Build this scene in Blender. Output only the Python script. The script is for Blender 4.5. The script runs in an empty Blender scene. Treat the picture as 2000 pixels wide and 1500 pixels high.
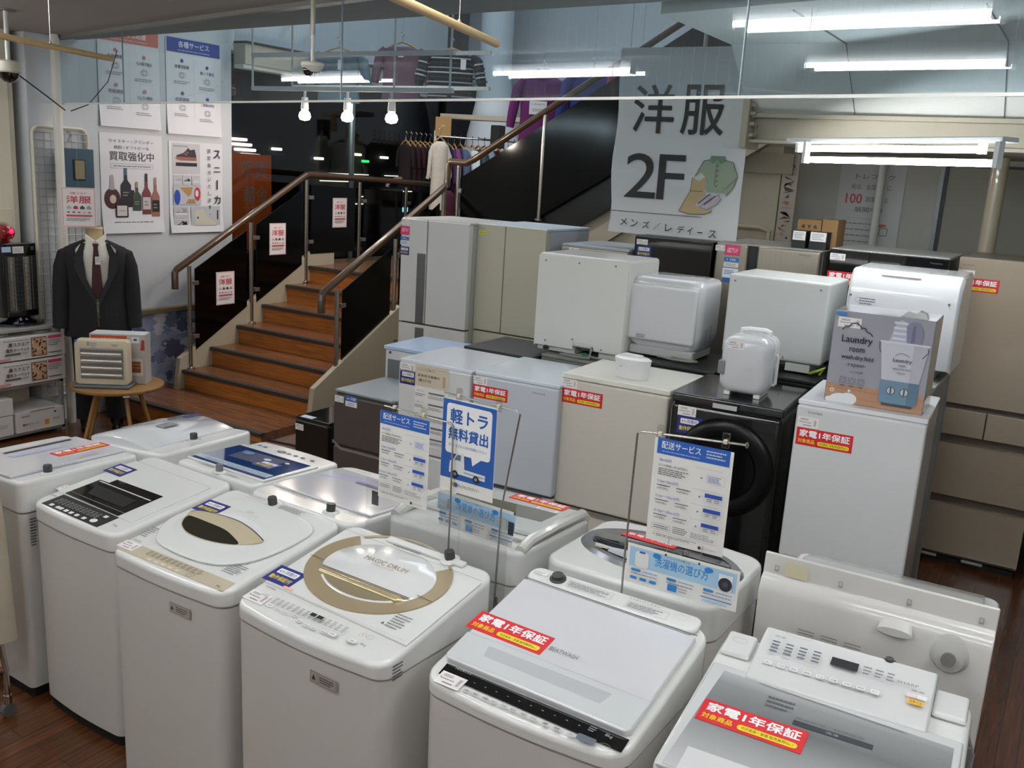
import bpy, math, random
from mathutils import Matrix, Vector
C = bpy.context.scene.collection
SC = bpy.context.scene
random.seed(7)
PI = math.pi
# ------------------------------------------------------------------ camera, world, exposure
cam_d = bpy.data.cameras.new('camera'); cam = bpy.data.objects.new('camera', cam_d); C.objects.link(cam)
cam_d.sensor_width = 36.0; cam_d.lens = 1837.0/2000*36; cam_d.clip_start = .02; cam_d.clip_end = 200
R_ = (0.8485881, 0.5256961, 0.0595125); U_ = (-0.1664795, 0.1585598, 0.9732129); B_ = (0.5021780, -0.8357645, 0.2220696)
cam.matrix_world = Matrix(((R_[0], U_[0], B_[0], 0), (R_[1], U_[1], B_[1], 0), (R_[2], U_[2], B_[2], 2.2144), (0, 0, 0, 1)))
SC.camera = cam
w = bpy.data.worlds.new('world'); SC.world = w; w.use_nodes = True
w.node_tree.nodes['Background'].inputs[0].default_value = (.5, .52, .56, 1)
w.node_tree.nodes['Background'].inputs[1].default_value = .05
vs = SC.view_settings
SC.display_settings.display_device = 'sRGB'
vs.view_transform = 'Standard'; vs.look = 'None'; vs.gamma = 1; vs.use_curve_mapping = False
vs.exposure = 0.5
SC.cycles.max_bounces = 8; SC.cycles.transparent_max_bounces = 16
SC.cycles.sample_clamp_indirect = 6
SC.cycles.use_denoising = True

def area(name, loc, rot, sx, sy, power, col):
    l = bpy.data.lights.new(name, 'AREA'); l.shape = 'RECTANGLE'; l.size = sx; l.size_y = sy; l.energy = power; l.color = col
    o = bpy.data.objects.new(name, l); o.location = loc; o.rotation_euler = rot; C.objects.link(o); return o
area('upper_hall_light', (-4.6, 7.2, 5.3), (0, 0, 0), 4.0, 3.5, 80, (.88, .94, 1.0))
area('upper_floor_lamp_light', (-2.2, 7.6, 5.2), (0, 0, 0), 2.0, 2.0, 22, (.9, .95, 1.0))

# ------------------------------------------------------------------ materials
_m = {}
def rgb(h):
    if isinstance(h, str):
        h = h.lstrip('#'); h = ''.join(x*2 for x in h) if len(h) == 3 else h; c = [int(h[i:i+2], 16)/255 for i in (0, 2, 4)]
        return tuple(x/12.92 if x <= .04045 else ((x+.055)/1.055)**2.4 for x in c)
    return tuple(h[:3])
def mat(col, rough=.45, metal=0.0, coat=0.0, emit=0.0, noise=0.0, nscale=20, bump=0.0, bscale=200, spec=.5):
    key = (str(col), rough, metal, coat, emit, noise, nscale, bump, bscale, spec)
    if key in _m: return _m[key]
    m = bpy.data.materials.new('m_%d' % len(_m)); m.use_nodes = True
    nt = m.node_tree; b = nt.nodes['Principled BSDF']; c = rgb(col)
    b.inputs['Base Color'].default_value = (*c, 1); b.inputs['Roughness'].default_value = rough
    b.inputs['Metallic'].default_value = metal; b.inputs['Coat Weight'].default_value = coat
    b.inputs['Specular IOR Level'].default_value = spec
    m.diffuse_color = (*c, 1)
    if emit:
        b.inputs['Emission Color'].default_value = (*c, 1); b.inputs['Emission Strength'].default_value = emit
    if noise or bump:
        tc = nt.nodes.new('ShaderNodeTexCoord')
        if noise:
            n = nt.nodes.new('ShaderNodeTexNoise'); n.inputs['Scale'].default_value = nscale; n.inputs['Detail'].default_value = 4
            nt.links.new(tc.outputs['Object'], n.inputs['Vector'])
            mx = nt.nodes.new('ShaderNodeMix'); mx.data_type = 'RGBA'
            mx.inputs['A'].default_value = (*[x*(1-noise) for x in c], 1); mx.inputs['B'].default_value = (*[min(1, x*(1+noise)) for x in c], 1)
            nt.links.new(n.outputs['Fac'], mx.inputs['Factor']); nt.links.new(mx.outputs['Result'], b.inputs['Base Color'])
        if bump:
            n = nt.nodes.new('ShaderNodeTexNoise'); n.inputs['Scale'].default_value = bscale; n.inputs['Detail'].default_value = 3
            nt.links.new(tc.outputs['Object'], n.inputs['Vector'])
            bp = nt.nodes.new('ShaderNodeBump'); bp.inputs['Strength'].default_value = bump; bp.inputs['Distance'].default_value = .01
            nt.links.new(n.outputs['Fac'], bp.inputs['Height']); nt.links.new(bp.outputs['Normal'], b.inputs['Normal'])
    _m[key] = m; return m
def glass(col, refl=.04, tint=.92, rough=0.0, haze=0.0, wires=False):
    key = ('glass', str(col), refl, tint, rough, haze, wires)
    if key in _m: return _m[key]
    m = bpy.data.materials.new('glass_%d' % len(_m)); m.use_nodes = True; nt = m.node_tree
    nt.nodes.clear(); N = nt.nodes.new; L = nt.links.new
    out = N('ShaderNodeOutputMaterial'); mix = N('ShaderNodeMixShader'); tr = N('ShaderNodeBsdfTransparent'); gl = N('ShaderNodeBsdfGlossy')
    c = rgb(col); tr.inputs[0].default_value = (*[x*tint for x in c], 1); gl.inputs['Roughness'].default_value = rough
    lw = N('ShaderNodeLayerWeight'); lw.inputs[0].default_value = .5
    p = N('ShaderNodeMath'); p.operation = 'POWER'; p.inputs[1].default_value = 5; L(lw.outputs['Facing'], p.inputs[0])
    a = N('ShaderNodeMath'); a.operation = 'MULTIPLY_ADD'; a.inputs[1].default_value = 1-refl; a.inputs[2].default_value = refl; L(p.outputs[0], a.inputs[0])
    L(a.outputs[0], mix.inputs[0]); L(gl.outputs[0], mix.inputs[2])
    src = tr.outputs[0]
    if haze or wires:
        df = N('ShaderNodeBsdfDiffuse'); df.inputs[0].default_value = (.62, .68, .72, 1); m2 = N('ShaderNodeMixShader')
        L(tr.outputs[0], m2.inputs[1]); L(df.outputs[0], m2.inputs[2]); m2.inputs[0].default_value = haze
        if wires:      # fine parallel wires cast inside the pane
            tc = N('ShaderNodeTexCoord'); sx = N('ShaderNodeSeparateXYZ'); L(tc.outputs['Object'], sx.inputs[0])
            ml = N('ShaderNodeMath'); ml.operation = 'MULTIPLY'; ml.inputs[1].default_value = 20; L(sx.outputs['X'], ml.inputs[0])
            fr = N('ShaderNodeMath'); fr.operation = 'FRACT'; L(ml.outputs[0], fr.inputs[0])
            lt = N('ShaderNodeMath'); lt.operation = 'LESS_THAN'; lt.inputs[1].default_value = .03; L(fr.outputs[0], lt.inputs[0])
            ma = N('ShaderNodeMath'); ma.operation = 'MULTIPLY_ADD'; ma.inputs[1].default_value = .10; ma.inputs[2].default_value = haze
            L(lt.outputs[0], ma.inputs[0]); L(ma.outputs[0], m2.inputs[0])
        src = m2.outputs[0]
    L(src, mix.inputs[1]); L(mix.outputs[0], out.inputs[0])
    _m[key] = m; return m
def planks(c1, c2, sx, sy, rough, axis='Y', gap='#1a0d06', key='planks', gloss_noise=True):
    k = (key, str(c1), sx, sy, axis)
    if k in _m: return _m[k]
    m = bpy.data.materials.new(key); m.use_nodes = True; nt = m.node_tree; N = nt.nodes.new; L = nt.links.new
    b = nt.nodes['Principled BSDF']; tc = N('ShaderNodeTexCoord'); mp = N('ShaderNodeMapping')
    if axis == 'Y': mp.inputs['Rotation'].default_value = (0, 0, PI/2)
    if axis == 'XZ': mp.inputs['Rotation'].default_value = (PI/2, 0, 0)
    L(tc.outputs['Object'], mp.inputs[0])
    br = N('ShaderNodeTexBrick'); br.inputs['Scale'].default_value = 1; br.inputs['Brick Width'].default_value = sx; br.inputs['Row Height'].default_value = sy
    br.inputs['Mortar Size'].default_value = .0015; br.inputs['Mortar'].default_value = (*rgb(gap), 1)
    br.inputs['Color1'].default_value = (*rgb(c1), 1); br.inputs['Color2'].default_value = (*rgb(c2), 1); br.offset = .37
    L(mp.outputs[0], br.inputs[0])
    m2 = N('ShaderNodeMapping'); m2.inputs['Scale'].default_value = (1.5, 28, 28) ; L(mp.outputs[0], m2.inputs[0])
    ns = N('ShaderNodeTexNoise'); ns.inputs['Scale'].default_value = 2.2; ns.inputs['Detail'].default_value = 6; ns.inputs['Distortion'].default_value = .6; L(m2.outputs[0], ns.inputs[0])
    rp = N('ShaderNodeMapRange'); rp.inputs[1].default_value = .3; rp.inputs[2].default_value = .7; rp.inputs[3].default_value = .62; rp.inputs[4].default_value = 1.25; L(ns.outputs['Fac'], rp.inputs[0])
    mx = N('ShaderNodeMix'); mx.data_type = 'RGBA'; mx.blend_type = 'MULTIPLY'; mx.inputs['Factor'].default_value = 1
    L(br.outputs['Color'], mx.inputs['A']); L(rp.outputs[0], mx.inputs['B']); L(mx.outputs['Result'], b.inputs['Base Color'])
    b.inputs['Roughness'].default_value = rough
    _m[k] = m; return m
def brushed(c, rough=.3, scale=(2, 2, 300), metal=.9, amt=.12):
    k = ('brushed', str(c), rough, scale)
    if k in _m: return _m[k]
    m = bpy.data.materials.new('brushed'); m.use_nodes = True; nt = m.node_tree; N = nt.nodes.new; L = nt.links.new
    b = nt.nodes['Principled BSDF']; tc = N('ShaderNodeTexCoord'); mp = N('ShaderNodeMapping'); mp.inputs['Scale'].default_value = scale; L(tc.outputs['Object'], mp.inputs[0])
    n = N('ShaderNodeTexNoise'); n.inputs['Scale'].default_value = 1; n.inputs['Detail'].default_value = 2; L(mp.outputs[0], n.inputs[0])
    cc = rgb(c); mx = N('ShaderNodeMix'); mx.data_type = 'RGBA'; mx.inputs['A'].default_value = (*[x*(1-amt) for x in cc], 1); mx.inputs['B'].default_value = (*[min(1, x*(1+amt)) for x in cc], 1)
    L(n.outputs['Fac'], mx.inputs['Factor']); L(mx.outputs['Result'], b.inputs['Base Color']); b.inputs['Roughness'].default_value = rough; b.inputs['Metallic'].default_value = metal
    _m[k] = m; return m

WHITE = mat('#e6e7e4', .2, coat=.4)
WHITEB = mat('#d6d4cf', .32, coat=.15, bump=.02, bscale=400)
COOLW = mat('#dfe1e0', .25, coat=.3)
BLACK = mat('#0a0a0b', .12, coat=.6)
BLACKM = mat('#141414', .5)
CHROME = mat('#c9c6c0', .16, metal=1)
STEEL = mat('#b8b2a8', .28, metal=1)
KNOB = mat('#3a3a38', .4)
PAPER = mat('#ecebe6', .6)
RUBBER = mat('#0b0b0b', .7)

# ------------------------------------------------------------------ mesh builder
class MB:
    def __init__(s): s.v = []; s.f = []; s.mi = []; s.mats = []
    def slot(s, m):
        if m not in s.mats: s.mats.append(m)
        return s.mats.index(m)
    def add(s, vs, fs, m, M=None):
        o = len(s.v)
        for p in vs:
            p = Vector(p)
            if M is not None: p = M @ p
            s.v.append(p[:])
        k = s.slot(m)
        for f in fs: s.f.append([i+o for i in f]); s.mi.append(k)
        return s
    def box(s, x0, x1, y0, y1, z0, z1, m, M=None):
        v = [(x, y, z) for z in (z0, z1) for y in (y0, y1) for x in (x0, x1)]
        return s.add(v, [(0, 2, 3, 1), (4, 5, 7, 6), (0, 1, 5, 4), (2, 6, 7, 3), (0, 4, 6, 2), (1, 3, 7, 5)], m, M)
    def rings(s, rs, m, cap0=True, cap1=True, M=None, closed=True):
        n = len(rs[0]); v = [p for r in rs for p in r]; f = []
        for i in range(len(rs)-1):
            for j in range(n if closed else n-1):
                a = i*n+j; b = i*n+(j+1) % n; f.append((a, b, b+n, a+n))
        if cap0: f.append(tuple(range(n-1, -1, -1)))
        if cap1: f.append(tuple(range((len(rs)-1)*n, len(rs)*n)))
        return s.add(v, f, m, M)
    def cyl(s, p0, p1, r0, m, r1=None, n=16, M=None):
        return s.tube([p0, p1], [r0, r0 if r1 is None else r1], m, n, M)
    def tube(s, path, r, m, n=8, M=None, cap=True):
        P = [Vector(p) for p in path]; R = r if isinstance(r, (list, tuple)) else [r]*len(P); rs = []; up = None
        for i, p in enumerate(P):
            t = (P[min(i+1, len(P)-1)]-P[max(i-1, 0)]).normalized()
            if up is None: up = Vector((0, 0, 1)) if abs(t.z) < .9 else Vector((1, 0, 0))
            a = t.cross(up); 
            if a.length < 1e-4: a = t.cross(Vector((1, .3, 0)))
            a.normalize(); b = a.cross(t).normalized(); up = b
            rs.append([(p + (a*math.cos(2*PI*k/n)+b*math.sin(2*PI*k/n))*R[i])[:] for k in range(n)])
        return s.rings(rs, m, cap, cap, M)
    def lathe(s, prof, m, M=None, n=24, cap0=True, cap1=True):
        return s.rings([[(r*math.cos(2*PI*k/n), r*math.sin(2*PI*k/n), z) for k in range(n)] for r, z in prof], m, cap0, cap1, M)
    def prism(s, poly, z0, z1, m, M=None):
        return s.rings([[(x, y, z0) for x, y in poly], [(x, y, z1) for x, y in poly]], m, True, True, M)
    def ball(s, c, r, m, M=None, n=12, sc=(1, 1, 1)):
        rs = []
        for i in range(1, n):
            a = -PI/2+PI*i/n
            rs.append([(c[0]+sc[0]*r*math.cos(a)*math.cos(2*PI*k/16), c[1]+sc[1]*r*math.cos(a)*math.sin(2*PI*k/16), c[2]+sc[2]*r*math.sin(a)) for k in range(16)])
        return s.rings(rs, m, True, True, M)
    def build(s, name, parent=None, loc=None, rot=None, bevel=0, seg=2, label=None, sharp=35, kind=None):
        me = bpy.data.meshes.new(name); me.from_pydata(s.v, [], s.f); me.polygons.foreach_set('material_index', s.mi)
        for m in s.mats: me.materials.append(m)
        me.polygons.foreach_set('use_smooth', [True]*len(s.f)); me.update()
        me.set_sharp_from_angle(angle=math.radians(sharp))
        o = bpy.data.objects.new(name, me); C.objects.link(o)
        if parent is not None: o.parent = parent
        if loc is not None: o.location = loc
        if rot is not None: o.rotation_euler = rot if isinstance(rot, tuple) else (0, 0, rot)
        if bevel:
            b = o.modifiers.new('bevel', 'BEVEL'); b.width = bevel; b.segments = seg; b.limit_method = 'ANGLE'; b.angle_limit = math.radians(40); b.harden_normals = True
        if label: o['label'] = label
        if kind: o['kind'] = kind
        return o
def thing(name, label, cat, loc=(0, 0, 0), rotz=0, group=None):
    o = bpy.data.objects.new(name, None); o.empty_display_size = .1; C.objects.link(o)
    o.location = loc; o.rotation_euler = rotz if isinstance(rotz, tuple) else (0, 0, rotz); o['label'] = label; o['category'] = cat
    if group: o['group'] = group
    return o
def tag(o, label, cat, group=None):
    o['label'] = label; o['category'] = cat
    if group: o['group'] = group
    return o
def T(x=0, y=0, z=0): return Matrix.Translation((x, y, z))
def R(a, ax='Z'): return Matrix.Rotation(a, 4, ax)
def smooth(pts, k=5, closed=True):
    n = len(pts); out = []
    for i in range(n if closed else n-1):
        p0, p1, p2, p3 = pts[(i-1) % n], pts[i], pts[(i+1) % n], pts[(i+2) % n]
        if not closed: p0 = pts[max(i-1, 0)]; p3 = pts[min(i+2, n-1)]
        for j in range(k):
            t = j/k; out.append(tuple(.5*((2*b)+(-a+c)*t+(2*a-5*b+4*c-d)*t*t+(-a+3*b-3*c+d)*t*t*t) for a, b, c, d in zip(p0, p1, p2, p3)))
    return out if closed else out+[pts[-1]]
def rrect(w, d, r, n=5, bow=0, cx=0, cy=0, nb=8):
    pts = []
    for sx, sy, a0 in ((1, -1, -PI/2), (1, 1, 0), (-1, 1, PI/2), (-1, -1, PI)):
        for i in range(n+1):
            a = a0+PI/2*i/n; pts.append((sx*(w/2-r)+r*math.cos(a), sy*(d/2-r)+r*math.sin(a)))
    for i in range(1, nb): pts.append((-(w/2-r)+(w-2*r)*i/nb, -d/2))
    if bow: pts = [(x, y-bow*max(0, math.cos(PI*x/w))*(1 if y < -d/2+r+1e-6 else 0)) for x, y in pts]
    return [(x+cx, y+cy) for x, y in pts]
# ------------------------------------------------------------------ printed art: flat ink shapes and lettering on a card
_t = {}
def text_geo(s):
    k = s
    if k in _t: return _t[k]
    cu = bpy.data.curves.new('t', 'FONT'); cu.body = s; cu.size = 1; cu.resolution_u = 2 if len(s) > 2 else 5; cu.fill_mode = 'FRONT'
    o = bpy.data.objects.new('t', cu); C.objects.link(o); dg = bpy.context.evaluated_depsgraph_get()
    me = o.evaluated_get(dg).to_mesh(); v = [(p.co.x, p.co.y) for p in me.vertices]; f = [tuple(p.vertices) for p in me.polygons]
    o.evaluated_get(dg).to_mesh_clear(); bpy.data.objects.remove(o); bpy.data.curves.remove(cu)
    if not v: v = [(0, 0)]; f = []
    x0 = min(p[0] for p in v); x1 = max(p[0] for p in v); y0 = min(p[1] for p in v); y1 = max(p[1] for p in v)
    _t[k] = ([((x-x0)/max(x1-x0, 1e-6)-.5, (y-y0)/max(y1-y0, 1e-6)-.5) for x, y in v], f); return _t[k]
def ink(c):
    if not isinstance(c, str): return c
    return mat(c, .5)
def art_into(mb, M, items, base=.0006, dz=.00025):
    z = base; rnd = random.Random(3)
    for it in items:
        k = it[0]; z += dz
        if k == 'card':
            _, x, y, w, h, c = it; mb.box(x-w/2, x+w/2, y-h/2, y+h/2, 0, z, ink(c), M)
        elif k == 'r':
            x, y, w, h, c = it[1:6]; a = it[6] if len(it) > 6 else 0
            ca, sa = math.cos(a), math.sin(a)
            mb.add([(x+ca*p-sa*q, y+sa*p+ca*q, z) for p, q in ((-w/2, -h/2), (w/2, -h/2), (w/2, h/2), (-w/2, h/2))], [(0, 1, 2, 3)], ink(c), M)
        elif k == 'rr':
            x, y, w, h, c = it[1:6]; r = min(w, h)*.45 if len(it) < 7 else it[6]
            p = rrect(w, h, r, 4, 0, x, y, 2); p = p
            mb.add([(a, b, z) for a, b in p], [tuple(range(len(p)))], ink(c), M)
        elif k == 'p':
            mb.add([(a, b, z) for a, b in it[1]], [tuple(range(len(it[1])))], ink(it[2]), M)
        elif k == 'e':
            x, y, rx, ry, c = it[1:6]; n = 20
            mb.add([(x+rx*math.cos(2*PI*i/n), y+ry*math.sin(2*PI*i/n), z) for i in range(n)], [tuple(range(n))], ink(c), M)
        elif k == 'o':
            x, y, rx, ry, t, c = it[1:7]; n = 24
            v = [(x+(rx+s)*math.cos(2*PI*i/n), y+(ry+s)*math.sin(2*PI*i/n), z) for s in (0, -t) for i in range(n)]
            mb.add(v, [(i, (i+1) % n, n+(i+1) % n, n+i) for i in range(n)], ink(c), M)
        elif k == 'f':      # frame outline
            x, y, w, h, t, c = it[1:7]
            for a in ((x, y-h/2, w, t), (x, y+h/2, w, t), (x-w/2, y, t, h), (x+w/2, y, t, h)):
                mb.add([(a[0]-a[2]/2, a[1]-a[3]/2, z), (a[0]+a[2]/2, a[1]-a[3]/2, z), (a[0]+a[2]/2, a[1]+a[3]/2, z), (a[0]-a[2]/2, a[1]+a[3]/2, z)], [(0, 1, 2, 3)], ink(c), M)
        elif k == 'l':      # polyline
            pts, t, c = it[1:4]
            for (x0, y0), (x1, y1) in zip(pts, pts[1:]):
                L = math.hypot(x1-x0, y1-y0) or 1e-6; nx, ny = -(y1-y0)/L*t/2, (x1-x0)/L*t/2
                mb.add([(x0-nx, y0-ny, z), (x1-nx, y1-ny, z), (x1+nx, y1+ny, z), (x0+nx, y0+ny, z)], [(0, 1, 2, 3)], ink(c), M)
        elif k == 't':      # lettering stretched to a box
            x, y, w, h, s, c = it[1:7]; bold = it[7] if len(it) > 7 else 0; mir = -1 if len(it) > 8 and it[8] else 1
            v, f = text_geo(s)
            if len(it) > 8 and it[8]: f = [tuple(reversed(q)) for q in f]
            e = bold*h*.9; offs = ((-e, 0), (e, 0), (0, e), (0, -e)) if bold and h > .011 else ((0, 0),)
            for q, (ox, oy) in enumerate(offs): mb.add([(x+a*(w-2*e)*mir+ox, y+b*(h-2*e)+oy, z+q*.00002) for a, b in v], f, ink(c), M)
        elif k == 'm':      # lines of fine print too small to read
            x, y, w, h, rows, c = it[1:7]
            for i in range(rows):
                yy = y+h/2-h*(i+.5)/rows; xx = x-w/2; end = x+w/2-(rnd.random()*.3*w if rows > 1 else 0)
                while xx < end:
                    L = w*(.05+.12*rnd.random()); L = min(L, end-xx)
                    mb.add([(xx, yy-h/rows*.22, z), (xx+L, yy-h/rows*.22, z), (xx+L, yy+h/rows*.22, z), (xx, yy+h/rows*.22, z)], [(0, 1, 2, 3)], ink(c), M); xx += L+w*.02
    return mb
def art(name, parent, M, items, label=None, base=.0006):
    return art_into(MB(), M, items, base).build(name, parent, label=label)
FRONT = lambda d, y=0: Matrix(((1, 0, 0, 0), (0, 0, -1, -d/2-y), (0, 1, 0, 0), (0, 0, 0, 1)))      # plane on the front face: x right, y up, z towards the viewer
def BACKF(d): return R(PI) @ FRONT(d)
RED = '#d3202a'; NAVY = '#232a78'; YEL = '#f4d92b'; BLUE = '#2a5fb4'
def warranty(parent, M, w=.236):
    h = w*.328
    return art('warranty_sticker', parent, M, [('card', 0, 0, w, h, RED), ('t', 0, h*.2, w*.9, h*.42, '家電1年保証', '#ffffff', .035),
        ('t', -w*.31, -h*.24, w*.3, h*.24, '対象商品', YEL, .02), ('rr', w*.17, -h*.27, w*.56, h*.24, YEL), ('t', w*.17, -h*.27, w*.48, h*.13, '中古家具・家電 販売業界No.1', '#2a2a20')], label='red warranty sticker with white lettering')
def guarantee(parent, M, w=.115):
    h = w*.72
    return art('guarantee_sticker', parent, M, [('card', 0, 0, w, h, NAVY), ('rr', 0, h*.2, w*.74, h*.3, '#f2f2f0', h*.05), ('t', 0, h*.2, w*.62, h*.19, '6ヶ月間の', '#26306e', .01),
        ('t', 0, -h*.2, w*.8, h*.26, '動作保証付', '#e6d24a', .02)], label='navy six month guarantee sticker')
def price(parent, M, w=.088, h=.05):
    return art('price_tag', parent, M, [('card', 0, 0, w, h, '#f1ecea'), ('m', -w*.16, h*.26, w*.4, h*.22, 2, '#555558'), ('m', -w*.12, -h*.02, w*.56, h*.16, 1, '#8a8a8c'), ('m', -w*.02, -h*.3, w*.4, h*.14, 1, '#4c4c50'),
        ('m', w*.36, 0, w*.14, h*.6, 6, '#3c3c40'), ('r', -w*.4, h*.05, w*.02, h*.1, '#c05050')])

# ------------------------------------------------------------------ the setting
def struct(mb, name, **k): return mb.build(name, kind='structure', **k)
WALLM = mat('#c9c8c2', .8, noise=.04, nscale=3, bump=.05, bscale=60)
WALLC = mat('#c8ccd0', .8, noise=.03, nscale=3, bump=.04, bscale=60)
CEILM = mat('#a9a49e', .85, noise=.03, nscale=4)
BEIGE = mat('#b9b09c', .6, noise=.04, nscale=6)
FLOORM = planks('#643a20', '#56321b', .9, .075, .22, 'Y', key='dark_wood_floor')
m = MB(); m.box(-9.5, 5, -4, 10.6, -.1, 0, FLOORM); struct(m, 'floor')
# ceilings: the low shop ceiling in front of the glass screen, the slab beyond it, the upper hall
m = MB()
m.prism([(-9.5, -4), (5, -4), (5, 1.82), (-6.95, 4.56), (-9.5, 5.15)], 2.99, 3.2, CEILM)
struct(m, 'ceiling')
m = MB(); m.prism([(-6.95, 4.56), (5, 1.82), (5, 2.6), (-1.9, 4.18), (-3.02, 4.28), (-5.29, 4.54), (-6.95, 4.74)], 2.99, 3.3, mat('#8e8b86', .85)); struct(m, 'ceiling_slab')
TILE = mat('#dcdeda', .8, noise=.05, nscale=150)
m = MB()
m.rings([[(-1.9, 4.3, 2.96), (5, 2.6, 2.96), (5, 5.3, 2.96), (-1.9, 5.3, 2.96)], [(-1.9, 4.3, 3.2), (5, 2.6, 3.2), (5, 5.3, 3.2), (-1.9, 5.3, 3.2)]], TILE)
m.rings([[(-1.9, 5.3, 2.96), (5, 5.3, 2.96), (5, 5.72, 2.63), (-1.9, 5.72, 2.63)], [(-1.9, 5.35, 3.2), (5, 5.35, 3.2), (5, 5.8, 3.2), (-1.9, 5.8, 3.2)]], TILE)
struct(m, 'ceiling_panels')
m = MB()
for x in (-1.28, -.52, .24): m.box(x-.002, x+.002, 4.3, 5.31, 2.953, 2.96, mat('#6a6a68', .7)); 
for x in (-1.28, -.52, .24): m.rings([[(x-.002, 5.3, 2.957), (x+.002, 5.3, 2.957), (x+.002, 5.71, 2.634), (x-.002, 5.71, 2.634)], [(x-.002, 5.3, 2.953), (x+.002, 5.3, 2.953), (x+.002, 5.71, 2.630), (x-.002, 5.71, 2.630)]], mat('#6a6a68', .7))
struct(m, 'trim_1')
BEAMC = mat('#a09886', .5, noise=.05, nscale=20)
m = MB(); m.box(-1.86, 5, 5.72, 5.735, 2.46, 2.62, BEAMC); m.box(-1.86, 5, 5.66, 5.80, 2.60, 2.625, BEAMC); m.box(-1.86, 5, 5.66, 5.80, 2.455, 2.475, BEAMC)
m.box(-1.9, -1.86, 5.6, 5.86, 2.42, 2.72, BEAMC)
for z in (2.5, 2.56, 2.62, 2.67):
    for y in (5.64, 5.69): m.cyl((-1.86, y, z), (-1.83, y, z), .014, BEAMC, n=6)
struct(m, 'trim_2', bevel=.003)
m = MB(); m.box(-1.88, 5, 5.80, 7.5, 2.475, 2.6, mat('#b8b4a6', .8, noise=.03, nscale=3)); struct(m, 'ceiling_soffit')
# walls
m = MB(); m.box(-7.2, -6.95, 4.30, 6.27, 0, 6, WALLC); m.box(-7.2, -6.95, 6.27, 9.6, 3.12, 6, WALLC); struct(m, 'wall_left')
m = MB(); m.box(-7.6, -7.35, -4, 4.3, 0, 3, WALLM); m.box(-7.35, -7.2, 4.18, 4.3, 0, 3, WALLM); struct(m, 'wall_left_front')
m = MB(); m.box(-7.35, -6.99, 3.95, 4.18, 0, 2.99, mat('#d2cdb8', .6, noise=.05, nscale=4)); m.box(-7.35, -7.02, 4.18, 4.235, 0, 2.99, mat('#dcd6c0', .6)); struct(m, 'trim_3', bevel=.004)
m = MB(); m.box(-7.2, 1, 10.4, 10.6, 0, 6, WALLC); struct(m, 'wall_back')
m = MB(); m.box(-7.2, 5, 4.2, 4.21, 3.2, 6, WALLC); struct(m, 'wall_upper_front')
m = MB(); m.box(-7.2, 5, 4.2, 10.6, 5.9, 6, WALLC); struct(m, 'ceiling_upper')
m = MB(); m.box(.9, 1.0, 5.8, 10.6, 0, 6, WALLM); m.box(4.9, 5, -4, 10.6, 0, 3.2, WALLM); struct(m, 'wall_right')
m = MB(); m.box(-9.5, 5, -4.1, -4, 0, 3.2, WALLM); m.box(-9.6, -9.5, -4, 5, 0, 3.2, WALLM); struct(m, 'wall_front')
m = MB(); m.box(-2.12, 1, 7.6, 7.75, 0, 2.6, mat('#b5b2a8', .8, noise=.03, nscale=3)); m.box(-2.62, -2.12, 7.3, 7.6, 0, 2.6, mat('#bdb5a0', .8, noise=.04, nscale=4)); struct(m, 'wall_rear_right')
m = MB(); m.box(-2.62, -2.02, 7.24, 7.3, 2.3, 2.45, mat('#8f8874', .7)); struct(m, 'trim_4')
# conical white column beyond the stairs
m = MB(); m.lathe([(.42, 1.165), (.42, 1.9), (.33, 2.45), (.22, 2.95), (.19, 3.3), (.19, 6)], mat('#cfd6dc', .7), T(-6.35, 9.75, 0), 32); struct(m, 'column', sharp=50)
# window wall on the stair landing, night outside
DARKG = glass('#d8e0e4', .05, .82)
m = MB(); m.box(-7.0, -6.985, 6.27, 7.95, .5, 3.12, DARKG); struct(m, 'window_1')
m = MB(); m.box(-7.0, -6.985, 7.99, 9.6, .5, 3.12, DARKG); struct(m, 'window_2')
m = MB(); m.box(-7.0, -6.96, 7.95, 7.99, .5, 3.12, mat('#8d9a9a', .3, metal=.8)); m.box(-7.0, -6.96, 6.27, 9.6, .45, .5, mat('#70726e', .4, metal=.6)); struct(m, 'trim_5')
SHUT = mat('#b8b2a4', .55)
m = MB()
m.box(-6.95, -6.80, 6.30, 9.5, 3.0, 3.18, SHUT); m.box(-6.95, -6.78, 6.30, 9.5, 3.18, 3.2, mat('#3c3c3c', .5)); m.box(-6.95, -6.82, 6.3, 9.5, 2.965, 3.0, mat('#d9d9d4', .4))
struct(m, 'trim_6', bevel=.004)
m = MB(); m.box(-6.95, -6.93, 9.6, 10.4, 0, 3.2, mat('#15171a', .2)); struct(m, 'wall_dark')
m = MB(); m.box(-20, -7.2, 4.5, 14, -.1, 0, mat('#101214', .6)); struct(m, 'floor_outside')
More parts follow.
